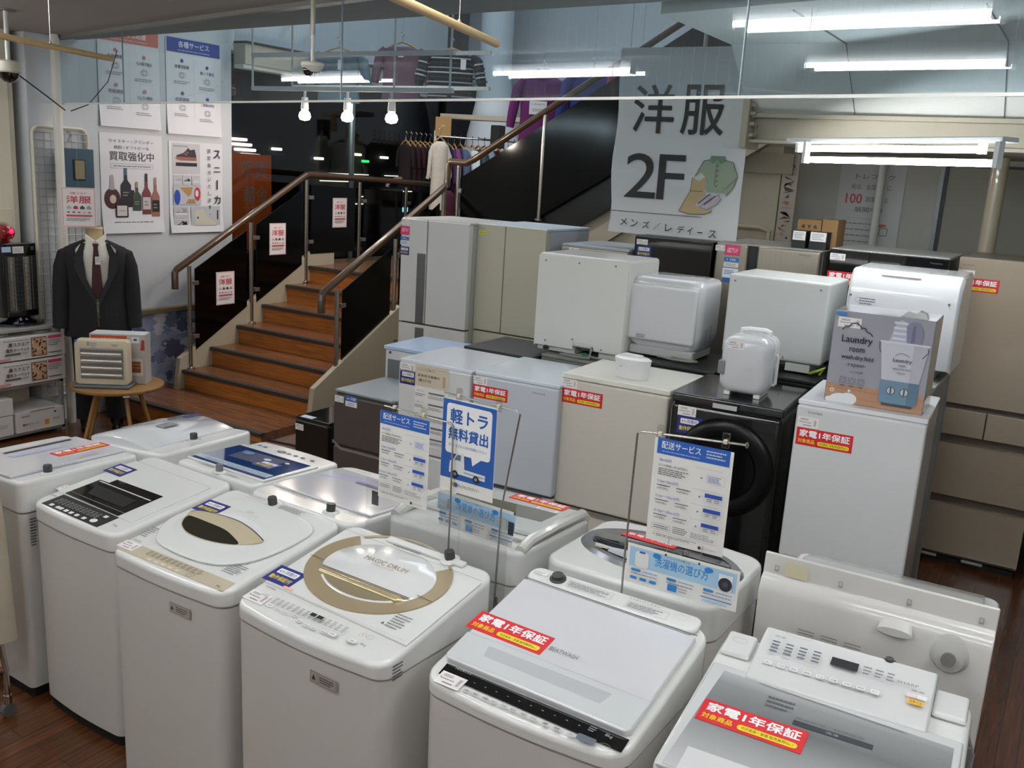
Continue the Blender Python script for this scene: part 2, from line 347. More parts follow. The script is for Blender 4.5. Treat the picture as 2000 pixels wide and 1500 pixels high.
# low panel below the window ledge with printed flowers, ledge of wood
m = MB(); m.box(-6.95, -6.925, 4.95, 6.27, .05, .80, mat('#a8b0c4', .5)); struct(m, 'baseboard_left')
flw = MB(); rnd = random.Random(11); its = []
FC = ['#8f9bbd', '#d3d6de', '#76809f', '#5c6788', '#c2c6d4', '#9aa3c4', '#8790b0', '#b9bdd0', '#6f6786', '#cfd3df', '#c6cad8']
its.append(('r', 0, 0, 1.3, .74, '#a9b2c8'))
for k in range(90):
    x = rnd.uniform(-.6, .6); y = rnd.uniform(-.33, .33); s = rnd.uniform(.03, .11); c = rnd.choice(FC); a0 = rnd.random()*6; npt = 7
    its.append(('p', [(x+s*(.85+.15*((i % 2)))*math.cos(a0+2*PI*i/14)*(1+.3*math.sin(3*i)), y+s*(.85+.15*((i % 2)))*math.sin(a0+2*PI*i/14)) for i in range(14)], c))
    if k % 3 == 0:
        for j in range(4): its.append(('e', x+s*.3*math.cos(j*1.6), y+s*.3*math.sin(j*1.6), s*.35, s*.22, rnd.choice(['#dfe1e8', '#c8ccda', '#b1b8cf'])))
art_into(flw, T(-6.925, 5.61, .425) @ R(PI/2) @ R(PI/2, 'X'), its, .0002, .00002); flw.build('trim_7', kind='structure')
m = MB(); m.box(-6.95, -6.88, 4.9, 6.27, .80, .84, mat('#7a6a4c', .5, noise=.1)); struct(m, 'trim_8', bevel=.004)
# hanging glass screen under the ceiling
SCR = glass('#c6dae2', .06, .9, haze=.04, wires=True)
gx = [(-6.95, 4.56), (-5.82, 4.30), (-3.35, 3.735), (-1.11, 3.22), (1.6, 2.6)]
for i in range(4):
    (x0, y0), (x1, y1) = gx[i], gx[i+1]; L = math.hypot(x1-x0, y1-y0); a = math.atan2(y1-y0, x1-x0)
    m = MB(); m.add([(.004, 0, 2.5), (L-.004, 0, 2.5), (L-.004, 0, 2.99), (.004, 0, 2.99)], [(0, 1, 2, 3)], SCR)
    o = struct(m, 'window_%d' % (i+3), loc=(x0, y0, 0), rot=a)
    m = MB(); m.box(0, L, -.008, .008, 2.493, 2.503, mat('#dcdcd6', .4)); struct(m, 'trim_%d' % (i+9), loc=(x0, y0, 0), rot=a)
    m = MB(); m.box(0, L, -.03, .03, 2.965, 2.992, mat('#77746e', .5)); struct(m, 'trim_%d' % (i+13), loc=(x0, y0, 0), rot=a)
for i, (x, y) in enumerate(gx[1:4]):
    m = MB(); m.box(-.0025, .0025, -.004, .004, 2.5, 2.99, mat('#8fa0a6', .3)); struct(m, 'trim_%d' % (20+i), loc=(x, y, 0), rot=-.22)
# fluorescent fixtures
TUBE = mat('#fbfdff', .4, emit=30)
def lamp(loc, ang, label, group, L=1.2, sep=.11, drop=.0, tilt=None, power=1):
    t = thing('fluorescent_lamp', label, 'ceiling light', loc, ang, group)
    m = MB(); m.prism([(-.11, 0), (.11, 0), (.05, -.05), (-.05, -.05)], -L/2-.03, L/2+.03, mat('#d8dcdc', .4), Matrix(((0, 0, 1, 0), (1, 0, 0, 0), (0, 1, 0, 0), (0, 0, 0, 1)))); m.build('housing', t)
    for s in (-1, 1):
        m = MB(); m.cyl((-L/2, s*sep, -.055), (L/2, s*sep, -.055), .0155, TUBE, n=12); m.build('tube', t)
        for e in (-1, 1):
            m = MB(); m.box(e*(L/2+.005)-.012, e*(L/2+.005)+.012, s*sep-.018, s*sep+.018, -.08, -.01, WHITE); m.build('socket', t, bevel=.002)
    return t
g = 'twin tube lamps on the shop ceiling'
for i, (x, y, a, z, lb) in enumerate([(-1.60, 2.05, -20, 3.0, 'bare twin tube lamp on the near ceiling, its reflection brightest at the upper right'), (-2.33, .70, -20, 3.0, 'bare twin tube lamp reflected just below the brightest one at the upper right'), (-4.20, 1.76, -16, 2.94, 'bare twin tube lamp reflected above the purple jacket'), (-6.3, 2.57, -17.5, 2.91, 'bare twin tube lamp reflected behind the turret camera'),
        (.35, 2.45, -14, 2.985, None), (-4.9, -.9, -17, 2.985, None), (-.2, .3, -18, 2.985, None), (-2.9, -1.2, -18, 2.985, None), (1.3, 1.4, -18, 2.985, None), (2.4, .0, -18, 2.985, None), (-7.6, -.3, -18, 2.985, None), (-.4, -2.2, -18, 2.985, None)]):  # lamps listed without a label are unseen, added for illumination
    lamp((x, y, z-.012), math.radians(a), L=1.12 if i < 2 else 1.2, label=lb or 'bare twin tube lamp on the shop ceiling behind the viewer', group=g if lb is None else None, sep=.085)
# the lit fixture under the beam
t = thing('fluorescent_lamp', 'open twin tube lamp hanging under the beige beam', 'ceiling light', (-.98, 5.005, 2.42), math.radians(-35.4))
m = MB(); m.box(-.66, .74, -.05, .05, .03, .052, mat('#d8dcdc', .4)); m.build('housing', t, bevel=.004)
for cx_, yy, zz in ((0, 0, 0), (.14, -.064, -.06)):
    m = MB(); m.cyl((cx_-.6, yy, zz), (cx_+.6, yy, zz), .0155, TUBE, n=12); m.build('tube', t)
    for e in (-1, 1):
        m = MB(); m.box(cx_+e*.605-.012, cx_+e*.605+.012, yy-.016, yy+.016, zz-.02, .03, WHITE); m.build('socket', t)

# ------------------------------------------------------------------ top loading washing machines
class Washer:
    def __init__(s, label, x, y, yaw, w, d, h, dz, seam=.075, r=.05, bow=.014, body=WHITEB, deck=WHITE, back=.0, group=None, pinch=0):
        s.w, s.d, s.h, s.dz = w, d, h, dz
        s.t = thing('washing_machine', label, 'washing machine', (x, y, 0), math.radians(yaw), group)
        s.tan = dz/d; s.M = T(0, 0, h-dz/2) @ R(math.atan2(dz, d), 'X')
        zs = h-dz-seam; zt = lambda y, o=0: h-dz/2+y*s.tan+o
        O = lambda ins, k=1: rrect(w-2*ins, d-2*ins, max(r-ins, .008), 6, bow)
        m = MB(); p0 = O(.012-pinch); p1 = O(.004)
        m.rings([[(a, b, .045) for a, b in p0], [(a, b, zs-.03) for a, b in p1], [(a, b, zs-.004) for a, b in p1]], body)
        m.build('body', s.t)
        m = MB(); m.rings([[(a, b, 0) for a, b in O(.022)], [(a, b, .046) for a, b in O(.022)]], RUBBER); m.build('base', s.t)
        m = MB(); A = O(0); B = O(.0018); D = O(.0065); E = O(.014)
        m.rings([[(a, b, zs) for a, b in O(.005)], [(a, b, zs+.005) for a, b in A], [(a, b, zs+.008) for a, b in A], [(a, b, zt(b, -.017)) for a, b in A], [(a, b, zt(b, -.014)) for a, b in A], [(a, b, zt(b, -.007)) for a, b in B], [(a, b, zt(b, -.002)) for a, b in D], [(a, b, zt(b)) for a, b in E], [(a, b, zt(b)) for a, b in O(.018)]], deck)
        m.build('top_deck', s.t, sharp=75)
    def patch(s, name, poly, z0, z1, m, bevel=.002, label=None, seg=2):
        b = MB(); b.prism(poly, z0, z1, m, s.M); return b.build(name, s.t, bevel=bevel, seg=seg, label=label)
    def art(s, name, x, y, rot, items, label=None, z=.001):
        return art(name, s.t, s.M @ T(x, y, z) @ R(rot), items, label)
    def at(s, x, y, rot=0, z=.001): return s.M @ T(x, y, z) @ R(rot)
    def inlet(s, x, y, z=.0, r=.017, col=None):
        b = MB(); b.lathe([(r*1.9, z), (r*1.9, z+.003), (r*1.2, z+.006)], WHITE, s.M @ T(x, y, 0), 20)
        b.lathe([(r, z+.004), (r, z+.03), (r*.9, z+.034)], col or KNOB, s.M @ T(x, y, 0), 16); b.build('water_inlet', s.t, sharp=40, label='grey water inlet on the top')
def ell(cx, cy, rx, ry, n=40, a0=0, a1=2*PI, full=True):
    return [(cx+rx*math.cos(a0+(a1-a0)*i/(n if full else n-1)), cy+ry*math.sin(a0+(a1-a0)*i/(n if full else n-1))) for i in range(n)]
def ringband(W, name, cx, cy, rx, ry, t, z0, z1, m, a0=0, a1=2*PI, ry2=None, n=48, bevel=0):
    b = MB(); ix, iy = rx-t, (ry-t if ry2 is None else ry2); rs = []
    for i in range(n+1):
        a = a0+(a1-a0)*i/n; c, s_ = math.cos(a), math.sin(a)
        rs.append([(cx+rx*c, cy+ry*s_, z0), (cx+rx*c, cy+ry*s_, z1-.002), (cx+(rx*.98+ix*.02)*c, cy+(ry*.98+iy*.02)*s_, z1), (cx+ix*c, cy+iy*s_, z1-.003), (cx+ix*c, cy+iy*s_, z0)])
    b.rings(rs, m, True, True, W.M); return b.build(name, W.t)
def fine(x, y, w, h, rows, c='#8a8a8f'): return ('m', x, y, w, h, rows, c)
TXT = '#5b5b60'
# -- the slim one with the black window and black key panel
W = Washer('slim white washing machine with a black lid window and black key panel', -3.039, 2.24, -2.5, .539, .536, .928, .066, seam=.07)
W.patch('lid', [(-.262, -.165), (.225, -.172), (.225, .185), (-.262, .186)], 0, .004, WHITE, .0015)
W.patch('lid_window', [(-.209, -.165), (.142, -.169), (.140, .028), (-.150, .024), (-.150, -.012), (-.209, -.014)], .003, .006, mat('#0b0c0e', .06, coat=1), .001, 'black glossy lid window')
W.art('lid_window_slit', 0, 0, 0, [('r', -.03, -.024, .33, .006, '#c9c9c5'), ('r', -.03, -.145, .35, .003, '#6e6e6e'), ('p', [(-.17, -.05), (.09, -.055), (.10, -.12), (-.13, -.12)], '#050506')], z=.006)
its = [('card', -.03, -.216, .36, .092, '#17181a')]
for k, x in enumerate([-.164, -.122, -.101, -.068, -.035, .002, .047]): its.append(('rr', x, -.247, .021, .016, '#e9e9e4', .004))
its += [('e', .096, -.239, .017, .013, '#ecece8'), ('rr', .108, -.196, .022, .016, '#e6e6e2', .003)]
for k in range(12): its.append(fine(-.17+.023*k, -.212, .016, .036, 4, '#a8a8a8'))
W.art('control_panel', 0, 0, 0, its, 'black control panel with white keys', z=.0005)
W.art('printed_marks', 0, 0, 0, [('t', -.237, -.197, .045, .009, 'TOSHIBA', '#3a3a40', .01), ('t', .195, -.218, .028, .012, '5.0kg', '#55555a'), fine(.175, .128, .12, .035, 4), ('r', .19, .11, .11, .0012, '#9a9a9a'), ('e', .09, .128, .006, .006, '#444'), ('r', -.02, .187, .48, .0015, '#8f8f8d'), ('f', -.02, .1, .15, .07, .0008, '#b9b9b6')])
guarantee(W.t, W.at(-.226, .088, 0, .005), .115); price(W.t, W.at(-.245, -.135, 0), .088, .045)
# -- the gold panel one with the scooped lid
W = Washer('white washing machine with a gold key panel and a scooped gold lined lid window', -2.383, 2.127, -.7, .568, .541, .96, .077, seam=.055)
lid = [(-.155, -.172), (-.215, -.13), (-.262, -.05), (-.262, .06), (-.225, .15), (-.15, .205), (0, .222), (.15, .205), (.235, .17), (.252, .10), (.245, .0), (.215, -.09), (.16, -.15), (.09, -.178), (-.03, -.187)]
lid = smooth(lid, 4)
W.patch('lid', lid, 0, .012, WHITE, .009, seg=4)
b = MB(); cx, cy = -.045, -.01
b.rings([[(x, y, .0125) for x, y in ell(cx, cy, .185, .115, 40)], [(x, y, .014) for x, y in ell(cx, cy, .172, .102, 40)]], mat('#eceded', .12, coat=1), True, True, W.M); b.build('lid_lip', W.t)
gp = [(-.222, .0), (-.235, .03), (-.205, .055), (-.12, .066), (-.03, .068), (.05, .052), (.12, .028), (.158, .012), (.14, -.02), (.10, -.05), (.04, -.075), (-.04, -.088), (-.12, -.082), (-.18, -.055), (-.21, -.025)]
gp = smooth(gp, 4)
W.patch('lid_window', gp, .0142, .0165, mat('#d2c6aa', .25, metal=.15, coat=.5), .001, 'gold edged glossy lid window')
dk = [(-.213, .0), (-.200, .008), (-.11, .006), (-.02, .0), (.05, -.022), (.10, -.048), (.04, -.073), (-.04, -.085), (-.12, -.079), (-.177, -.053), (-.205, -.022)]
dk = smooth(dk, 4)
W.patch('lid_glass', dk, .0166, .0172, mat('#2c2820', .05, coat=1, metal=.2), 0)
W.art('window_line', 0, 0, 0, [('l', smooth([(-.235, .031), (-.205, .056), (-.12, .067), (-.03, .069), (.05, .053), (.12, .029), (.158, .013)], 4, False), .004, '#4b2f22')], z=.0165)
its = [('card', 0, -.234, .525, .056, mat('#c9bda6', .35, metal=.1))]
for k in range(5): its.append(('rr', -.10+.035*k, -.252, .02, .009, '#ded3bb', .004))
for k in range(11): its.append(fine(-.13+.025*k, -.226, .017, .026, 4, '#6a6252'))
its += [('o', .103, -.25, .017, .012, .0015, '#6b6458'), ('t', .103, -.25, .018, .008, 'スタート', '#4a463e'), ('t', .235, -.252, .018, .009, '5', '#5a5448'), ('t', -.235, -.197, .045, .008, 'TOSHIBA', '#3a3a40', .01)]
W.art('control_panel', 0, 0, 0, its, 'gold control panel', z=.0005)
W.art('printed_marks', 0, 0, 0, [fine(.2, -.15, .075, .06, 6), ('t', .19, -.104, .04, .008, '洗剤量', '#3c3c40'), fine(-.255, -.13, .05, .07, 6), fine(.06, .244, .12, .03, 4), ('t', -.13, .252, .09, .008, 'お手入れのポイント', '#333338'), ('t', -.13, .236, .08, .006, '糸くずフィルター', '#c05050')])
W.art('lid_emblem', -.045, .13, 0, [('t', 0, .012, .028, .014, 'ZABOON', '#a2a2a0'), ('t', 0, -.004, .12, .006, 'POWER WASH & AIR DRY', '#b4b4b2')], z=.013)
guarantee(W.t, W.at(-.198, .095, 0, .013), .115); price(W.t, W.at(-.235, -.228, 0, .002), .08, .045); W.inlet(-.037, .241)
art('warning_label', W.t, FRONT(W.d, .0105) @ T(.09, .775, 0), [('card', 0, 0, .1, .036, '#b9b3aa'), ('f', 0, 0, .096, .032, .001, '#55524c'), ('p', [(-.044, -.008), (-.03, -.008), (-.037, .008)], '#3c3a36'), fine(.012, 0, .06, .02, 3, '#4d4a45')])
# -- the magic drum one with the gold ring
W = Washer('white washing machine with a wide gold ring around its lid', -1.725, 2.078, -2.7, .614, .513, .994, .104, seam=.05, bow=.02)
W.patch('lid', [(-.297, -.144), (.297, -.160), (.300, .19), (-.292, .205)], 0, .0035, WHITE, .0015)
G = mat('#b3a283', .25, metal=.3, coat=.7)
cx, cy, rx, ry = -.017, .072, .256, .203
ringband(W, 'lid_ring', cx, cy, rx, ry, .05, .003, .0085, G, math.radians(-220), math.radians(40), ry2=.145)
b = MB(); b.rings([[(x, y, .004) for x, y in ell(cx, cy+.0, .206, .146, 40)], [(x, y, .0075) for x, y in ell(cx, cy, .2, .14, 40)]], mat('#e8e9e8', .15, coat=1), True, True, W.M); b.build('lid_center', W.t)
hp = [(cx+.2*math.cos(a), cy+.138*math.sin(a)) for a in [PI+.26+(PI-.52)*i/16 for i in range(17)]]
hp = [(x, min(y, .008)) for x, y in hp]
b = MB(); b.prism(hp, .0076, .0085, mat('#a2967c', .15, metal=.3), W.M); b.build('lid_handle_recess', W.t)
b = MB(); b.tube([(-.19, -.004, .005), (-.18, -.012, .005), (.14, -.012, .005), (.15, -.004, .005)], [.006, .014, .014, .006], mat('#d8c89c', .22, metal=.6, coat=.5), 16, W.M @ T(0, .0, -.001)); b.build('lid_handle', W.t, label='shiny gold lid handle')
W.art('lid_lines', 0, 0, 0, [('l', [(-.275, .033), (-.214, .033)], .002, '#3a2a22'), ('l', [(.175, .035), (.237, .029)], .002, '#3a2a22'), ('l', [(-.293, .207), (.302, .190)], .0015, '#77736c'), ('l', [(-.297, -.146), (.3, -.165)], .0014, '#a09d98'), ('l', [(-.2, .009), (.165, .009)], .003, '#4b2f22')], z=.0092)
W.art('lid_emblem', -.02, .112, 0, [('t', 0, .004, .175, .021, 'MAGIC DRUM', '#a89a80', .01), ('t', 0, -.015, .09, .008, 'HYBRID SYSTEM', '#c4bdb0')], z=.008)
its = []
bx = [(-.188, -.228, 1), (-.148, -.231, 0), (-.113, -.233, 0), (-.078, -.229, 0), (-.047, -.241, 0), (-.013, -.246, 0), (.015, -.246, 0), (.053, -.244, 0), (.084, -.238, 1), (.155, -.232, 1)]
for x, y, big in bx: its += [('rr', x, y+.006, .034 if big else .022, .017 if big else .012, '#b9b6b0', .006), ('rr', x, y+.007, .031 if big else .02, .015 if big else .011, '#e6e5e2', .005), fine(x, y+.007, .014, .006, 1)]
for k in range(14): its.append(fine(-.18+.022*k, -.203, .014, .03, 5, '#77757a'))
its += [('r', -.024, -.197, .022, .013, '#1c1c1e'), ('r', .003, -.197, .022, .013, '#1c1c1e'), ('o', .168, -.194, .012, .009, .001, '#c98a8a'), ('o', .193, -.192, .012, .009, .001, '#8a8a8a'), ('t', -.238, -.168, .045, .008, 'TOSHIBA', '#35353a', .01), ('t', .2, -.228, .02, .01, '8kg', '#55555a'), ('r', .0, -.156, .59, .001, '#b5b2ad'), ('t', .168, -.194, .008, .006, '切', '#666'), ('t', .193, -.192, .008, .006, '入', '#666')]
for k in range(5): its.append(('r', -.235+.006*k, -.205, .002, .006+.002*k, '#6a6a6e'))
W.art('control_panel', 0, 0, 0, its, z=.0006)
W.art('printed_marks', 0, 0, 0, [fine(.212, -.09, .06, .07, 6), ('p', [(.165, -.12), (.177, -.12), (.171, -.108)], '#6b6b6b'), fine(.0, .235, .16, .045, 5), ('t', -.02, .262, .09, .007, '給水フィルター', '#4a4a4e'), ('r', -.2, -.135, .04, .01, '#f0b7a8')], z=.0042)
ringband(W, 'rear_ring', cx, cy, rx, ry, .012, .003, .0055, mat('#b9ae98', .3, metal=.3), math.radians(43), math.radians(137), ry2=.195)
b = MB(); b.box(-.12, .2, .225, .252, .0, .012, WHITE, W.M); b.build('rear_ledge', W.t, bevel=.005, seg=3)
guarantee(W.t, W.at(-.26, -.094, 0, .004), .115); price(W.t, W.at(-.252, -.212, 0, .002), .085, .048); W.inlet(.137, .243, .002)
art('warning_label', W.t, FRONT(W.d, .0175) @ T(.098, .782, 0), [('card', 0, 0, .105, .036, '#b2aaa2'), ('f', 0, 0, .1, .032, .001, '#4b4844'), ('p', [(-.045, -.009), (-.029, -.009), (-.037, .009)], '#3a3835'), ('r', -.022, 0, .001, .03, '#4b4844'), fine(.016, 0, .06, .022, 3, '#44413d')])
art('side_label', W.t, Matrix(((0, 0, 1, W.w/2), (1, 0, 0, 0), (0, 1, 0, 0), (0, 0, 0, 1))) @ T(-.2, .86, 0), [fine(0, 0, .045, .05, 5, '#4b4b50')])
# -- the big flat lid one with the black strip
W = Washer('large white washing machine with a flat lid and a long black key strip', -1.038, 2.125, -1.3, .605, .547, .99, .112, seam=.045, r=.06, bow=.02)
LIDW = mat('#dcdde0', .12, coat=1)
W.patch('lid', [(-.282, -.19), (-.27, -.202), (.272, -.212), (.285, -.2), (.282, .205), (-.286, .215)], 0, .02, LIDW, .006, seg=3)
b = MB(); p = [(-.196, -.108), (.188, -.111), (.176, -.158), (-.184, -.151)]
b.prism(p, .0195, .0203, mat('#b9bdc0', .3), W.M); b.build('lid_handle_recess', W.t, label='grip recess in the lid, its shade painted in grey')  # flat grey patch, the shade of the recess put into its colour
b = MB(); b.prism([(-.280, -.19), (-.284, -.086), (.284, -.092), (.28, -.2)], .0199, .0202, mat('#cfd3d4', .28), W.M); b.build('lid_front_band', W.t)
W.art('lid_lines', 0, 0, 0, [('l', [(-.286, -.084), (.284, -.09)], .0012, '#b3b7ba'), ('t', .0, -.034, .088, .017, 'BEATWASH', '#77777c')], z=.0202)
b = MB(); b.prism([(-.262, -.253), (.29, -.262), (.288, -.216), (-.266, -.208)], .0025, .004, mat('#0c0d0f', .08, coat=1), W.M); b.build('control_panel', W.t, label='black glossy control strip')
its = []
for k, x in enumerate([-.155, -.127, -.095, -.068, -.038, -.009, .023, .052, .087, .121, .160]): its += [('rr', x, -.272-.0005*k, .021, .013, '#c8c8c4', .003), ('t', x, -.272-.0005*k, .013, .007, ['洗', '脱', '水量', '洗い', 'すすぎ', '脱水', '予約', 'コース', '槽', '乾燥', '入'][k], '#4a4a50')]
its += [('rr', .2, -.272, .05, .02, '#5d6470', .004), ('o', .25, -.272, .016, .01, .001, '#7a7a7a')]
for k in range(10): its.append(('r', -.15+.035*k, -.243, .006, .002, '#84888c'))
its += [fine(.2, -.238, .02, .02, 3, '#8a8d90'), ('t', .245, -.24, .02, .012, '8kg', '#9a9da0'), ('t', -.2, -.222, .05, .007, 'HITACHI', '#b0b0b0')]
W.art('control_keys', 0, 0, 0, its, z=.0042)
b = MB(); b.prism(rrect(.56, .075, .03, 5, 0, -.01, .258), 0, .018, WHITE, W.M); b.build('rear_ledge', W.t, bevel=.008, seg=3)
W.art('printed_marks', 0, 0, 0, [('l', [(-.286, .221), (.283, .211)], .003, '#34343a'), ('f', -.08, .257, .15, .034, .0008, '#8f9194'), fine(-.08, .257, .14, .026, 4), ('f', .11, .25, .13, .034, .0008, '#8f9194'), fine(.11, .25, .12, .026, 4), ('t', .09, .278, .1, .008, '入らないでください', '#55555a'), ('rr', -.255, .262, .05, .018, '#f2f0ee', .002), fine(-.255, .262, .045, .012, 2), ('o', .21, .262, .02, .011, .0008, '#b5b7b9')], z=.0185)
b = MB(); b.lathe([(.026, .018), (.026, .022), (.020, .024), (.018, .034), (.008, .034)], KNOB, W.M @ T(-.193, .262, 0), 20); b.build('water_inlet', W.t, label='black round water inlet')
warranty(W.t, W.at(-.178, -.03, -.02, .0203), .25)
price(W.t, W.at(-.215, -.262, 0, .005), .08, .048)
# -- the one with the rear key box and grey ribbed lid
W = Washer('white washing machine with its white key box at the back and a grey ribbed lid', -.361, 2.092, 2.7, .62, .6, 1.007, .08, seam=.06, r=.05)
W.patch('lid', [(-.30, -.285), (.30, -.29), (.30, .118), (-.298, .140)], 0, .012, mat('#d3d6d6', .2, coat=.8), .006, seg=3)
def ribbed():
    k = 'ribbed'
    if k in _m: return _m[k]
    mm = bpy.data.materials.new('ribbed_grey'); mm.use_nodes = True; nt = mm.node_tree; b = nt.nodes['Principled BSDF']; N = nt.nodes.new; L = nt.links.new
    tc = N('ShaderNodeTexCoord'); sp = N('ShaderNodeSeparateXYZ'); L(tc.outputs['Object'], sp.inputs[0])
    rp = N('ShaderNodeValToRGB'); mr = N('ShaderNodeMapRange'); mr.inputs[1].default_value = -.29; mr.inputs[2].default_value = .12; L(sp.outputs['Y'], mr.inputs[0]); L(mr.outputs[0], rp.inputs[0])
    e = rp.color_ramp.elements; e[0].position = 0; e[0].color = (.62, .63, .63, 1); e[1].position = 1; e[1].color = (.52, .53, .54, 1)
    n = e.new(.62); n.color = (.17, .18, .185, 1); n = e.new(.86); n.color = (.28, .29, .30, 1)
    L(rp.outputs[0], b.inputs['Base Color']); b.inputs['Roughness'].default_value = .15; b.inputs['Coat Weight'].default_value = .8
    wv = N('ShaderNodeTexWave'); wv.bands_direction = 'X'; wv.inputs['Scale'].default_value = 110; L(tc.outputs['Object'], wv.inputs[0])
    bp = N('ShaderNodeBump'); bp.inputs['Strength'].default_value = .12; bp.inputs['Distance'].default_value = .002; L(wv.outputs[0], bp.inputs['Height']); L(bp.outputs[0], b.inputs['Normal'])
    _m[k] = mm; return mm
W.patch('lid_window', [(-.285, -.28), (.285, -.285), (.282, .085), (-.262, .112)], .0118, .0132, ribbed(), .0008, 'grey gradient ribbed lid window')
W.art('lid_marks', 0, 0, 0, [('card', .03, -.003, .18, .018, '#2f343c'), ('t', .03, -.003, .03, .008, '洗浄', '#aab'), ('t', .02, .016, .16, .008, '洗濯容量 / 乾燥容量', '#55585a'), fine(-.1, .045, .07, .05, 3, '#5a5d60'), ('l', [(-.17, .102), (.18, .085)], .003, '#8d9092')], z=.0135)
b = MB(); b.prism([(-.25, -.2), (-.03, -.2), (-.03, -.285), (-.25, -.285)], .0118, .0134, mat('#dcdedd', .2), W.M); b.build('lid_handle_recess', W.t)
b = MB()
prof = [(.128, 0), (.128, .018), (.175, .028), (.30, .046), (.335, .046), (.345, .0)]
b.rings([[(-.208, y-.02, z) for y, z in prof], [(.222, y-.02, z) for y, z in prof]], mat('#dfe1e0', .2, coat=.6), True, True, W.M); b.build('control_box', W.t, bevel=.008, seg=3, label='raised white key box')
Mb = W.M @ T(.005, .155, .0282+.0012) @ R(math.atan2(.018, .125), 'X')
its = []
for k in range(9): its += [('rr', -.172+.0325*k, .016, .024, .017, '#b4b7b6', .003), ('rr', -.172+.0325*k, .0175, .022, .014, '#e9eae8', .003), ('t', -.172+.0325*k, .0175, .014, .006, ['洗い', 'すすぎ', '脱水', '乾燥', 'コース', '水量', '予約', '槽洗浄', 'スタート'][k], '#55585c')]
its += [('r', .004, .082, .066, .03, '#1d1f24'), ('rr', .168, .042, .022, .015, '#f0dcdc', .003), ('rr', .192, .042, .022, .015, '#f1f1ef', .003), ('r', .18, .021, .036, .017, '#e2b146'), ('t', .18, .021, .028, .01, 'スタート', '#3c3420'), ('t', .155, .075, .05, .009, 'SHARP', '#77787c', .01), ('t', .18, .058, .03, .006, '電源', '#55585c')]
for c in range(4):
    for r_ in range(4): its.append(('r', -.17+.035*c, .055+.012*r_, .019, .005, '#5d6470'))
for c in range(3): its.append(fine(.06+.028*c, .075, .02, .035, 3, '#777a80'))
its += [('t', -.165, .108, .03, .007, '洗濯', '#777'), fine(.02, .0, .12, .004, 1, '#6b6e72')]
art('control_panel', W.t, Mb, its)
b = MB(); b.lathe([(.02, .02), (.02, .04), (.011, .046), (.01, .052), (.005, .052)], KNOB, W.M @ T(.105, .31, .0), 18); b.build('water_inlet', W.t)
for sx in (-1, 1):
    b = MB(); b.box(*sorted((sx*.300, sx*.222)), .19, .292, 0, .018, mat('#dfe1e0', .2, coat=.6), W.M); b.build('rear_shoulder', W.t, bevel=.01, seg=3)
W.art('cap_marks', 0, 0, 0, [('o', -.262, .25, .02, .012, .001, '#9a9c9e')], z=.019)
W.art('box_marks', 0, 0, 0, [('o', -.12, .302, .034, .010, .001, '#9a9c9e')], z=.0475)
warranty(W.t, W.at(-.143, -.062, -.015, .0142), .25)
b = MB(); b.tube([(.25, .31, .93), (.30, .34, .91), (.325, .35, .84), (.32, .34, .7), (.30, .33, .45), (.29, .34, .1)], .008, mat('#8b8b8b', .5), 8); b.tube([(.23, .31, .9), (.31, .335, .86), (.312, .34, .6), (.30, .35, .3)], .012, mat('#6a6e70', .5), 8); b.build('hoses', W.t, label='grey drain hose and power cord')
# ---- back row, turned away
W = Washer('white washing machine at the far left, its red sticker upside down', -3.62, 2.233, -92.2, .527, .56, .93, .03, seam=.1, r=.035)
W.patch('lid', [(-.25, -.17), (.25, -.17), (.255, .20), (-.25, .20)], 0, .014, mat('#dfe0e6', .15, coat=.8), .008, seg=3)
W.art('lid_marks', 0, 0, 0, [('r', .0, -.06, .22, .05, '#b9bad2'), ('r', -.05, -.13, .3, .022, '#26282c'), ('l', [(-.25, .205), (.255, .205)], .0015, '#9a9a9c'), fine(.05, .225, .12, .02, 3), fine(-.1, .16, .08, .025, 3), ('t', -.09, .185, .1, .008, '洗濯機', '#55555a')], z=.0145)
warranty(W.t, W.at(-.13, .055, PI, .0147), .236); W.inlet(.121, .235, 0, .017, mat('#3b4048', .4))
art('side_label', W.t, Matrix(((-1, 0, 0, 0), (0, 0, 1, W.d/2), (0, 1, 0, 0), (0, 0, 0, 1))) @ T(-.215, .72, 0), [fine(0, 0, .03, .12, 10, '#3c3c40')])
W = Washer('white washing machine with a domed lid and grey window, nearest the stairs', -3.532, 2.812, -90.3, .528, .534, .925, .045, seam=.07, r=.05)
m = MB(); rs = []
for i in range(9):
    a = i/8; y = -.255+.40*a; z = .006+.042*math.sin(PI*min(1, .12+.88*a))**.8
    rs.append([(-.245, y, 0), (-.243, y, z*.75), (-.225, y, z), (.225, y, z), (.243, y, z*.75), (.245, y, 0)])
m.rings(rs, mat('#dfe2e4', .15, coat=.8), True, True, W.M); m.build('lid', W.t, sharp=50)
W.art('lid_marks', 0, 0, 0, [('r', .0, -.19, .36, .0, '#888')] , z=.05)
m = MB(); m.rings([[(-.11, -.205+.05*k, .041+.0035*math.sin(PI*k)+.001), (.13, -.205+.05*k, .041+.0035*math.sin(PI*k)+.001)] for k in (0, .5, 1)], mat('#8e9088', .1, coat=1), False, False, W.M, closed=False); m.build('lid_window', W.t, label='grey lid window')
art('lid_label', W.t, W.M @ T(0, -.03, .0492) @ R(-.06, 'X'), [('r', 0, 0, .09, .07, '#9fa3a6'), fine(0, 0, .08, .06, 5, '#63666a')]); W.inlet(.008, .165)
art('lid_sticker', W.t, W.M @ T(-.2, -.1, .048) @ R(PI), [('card', 0, 0, .09, .05, NAVY)])
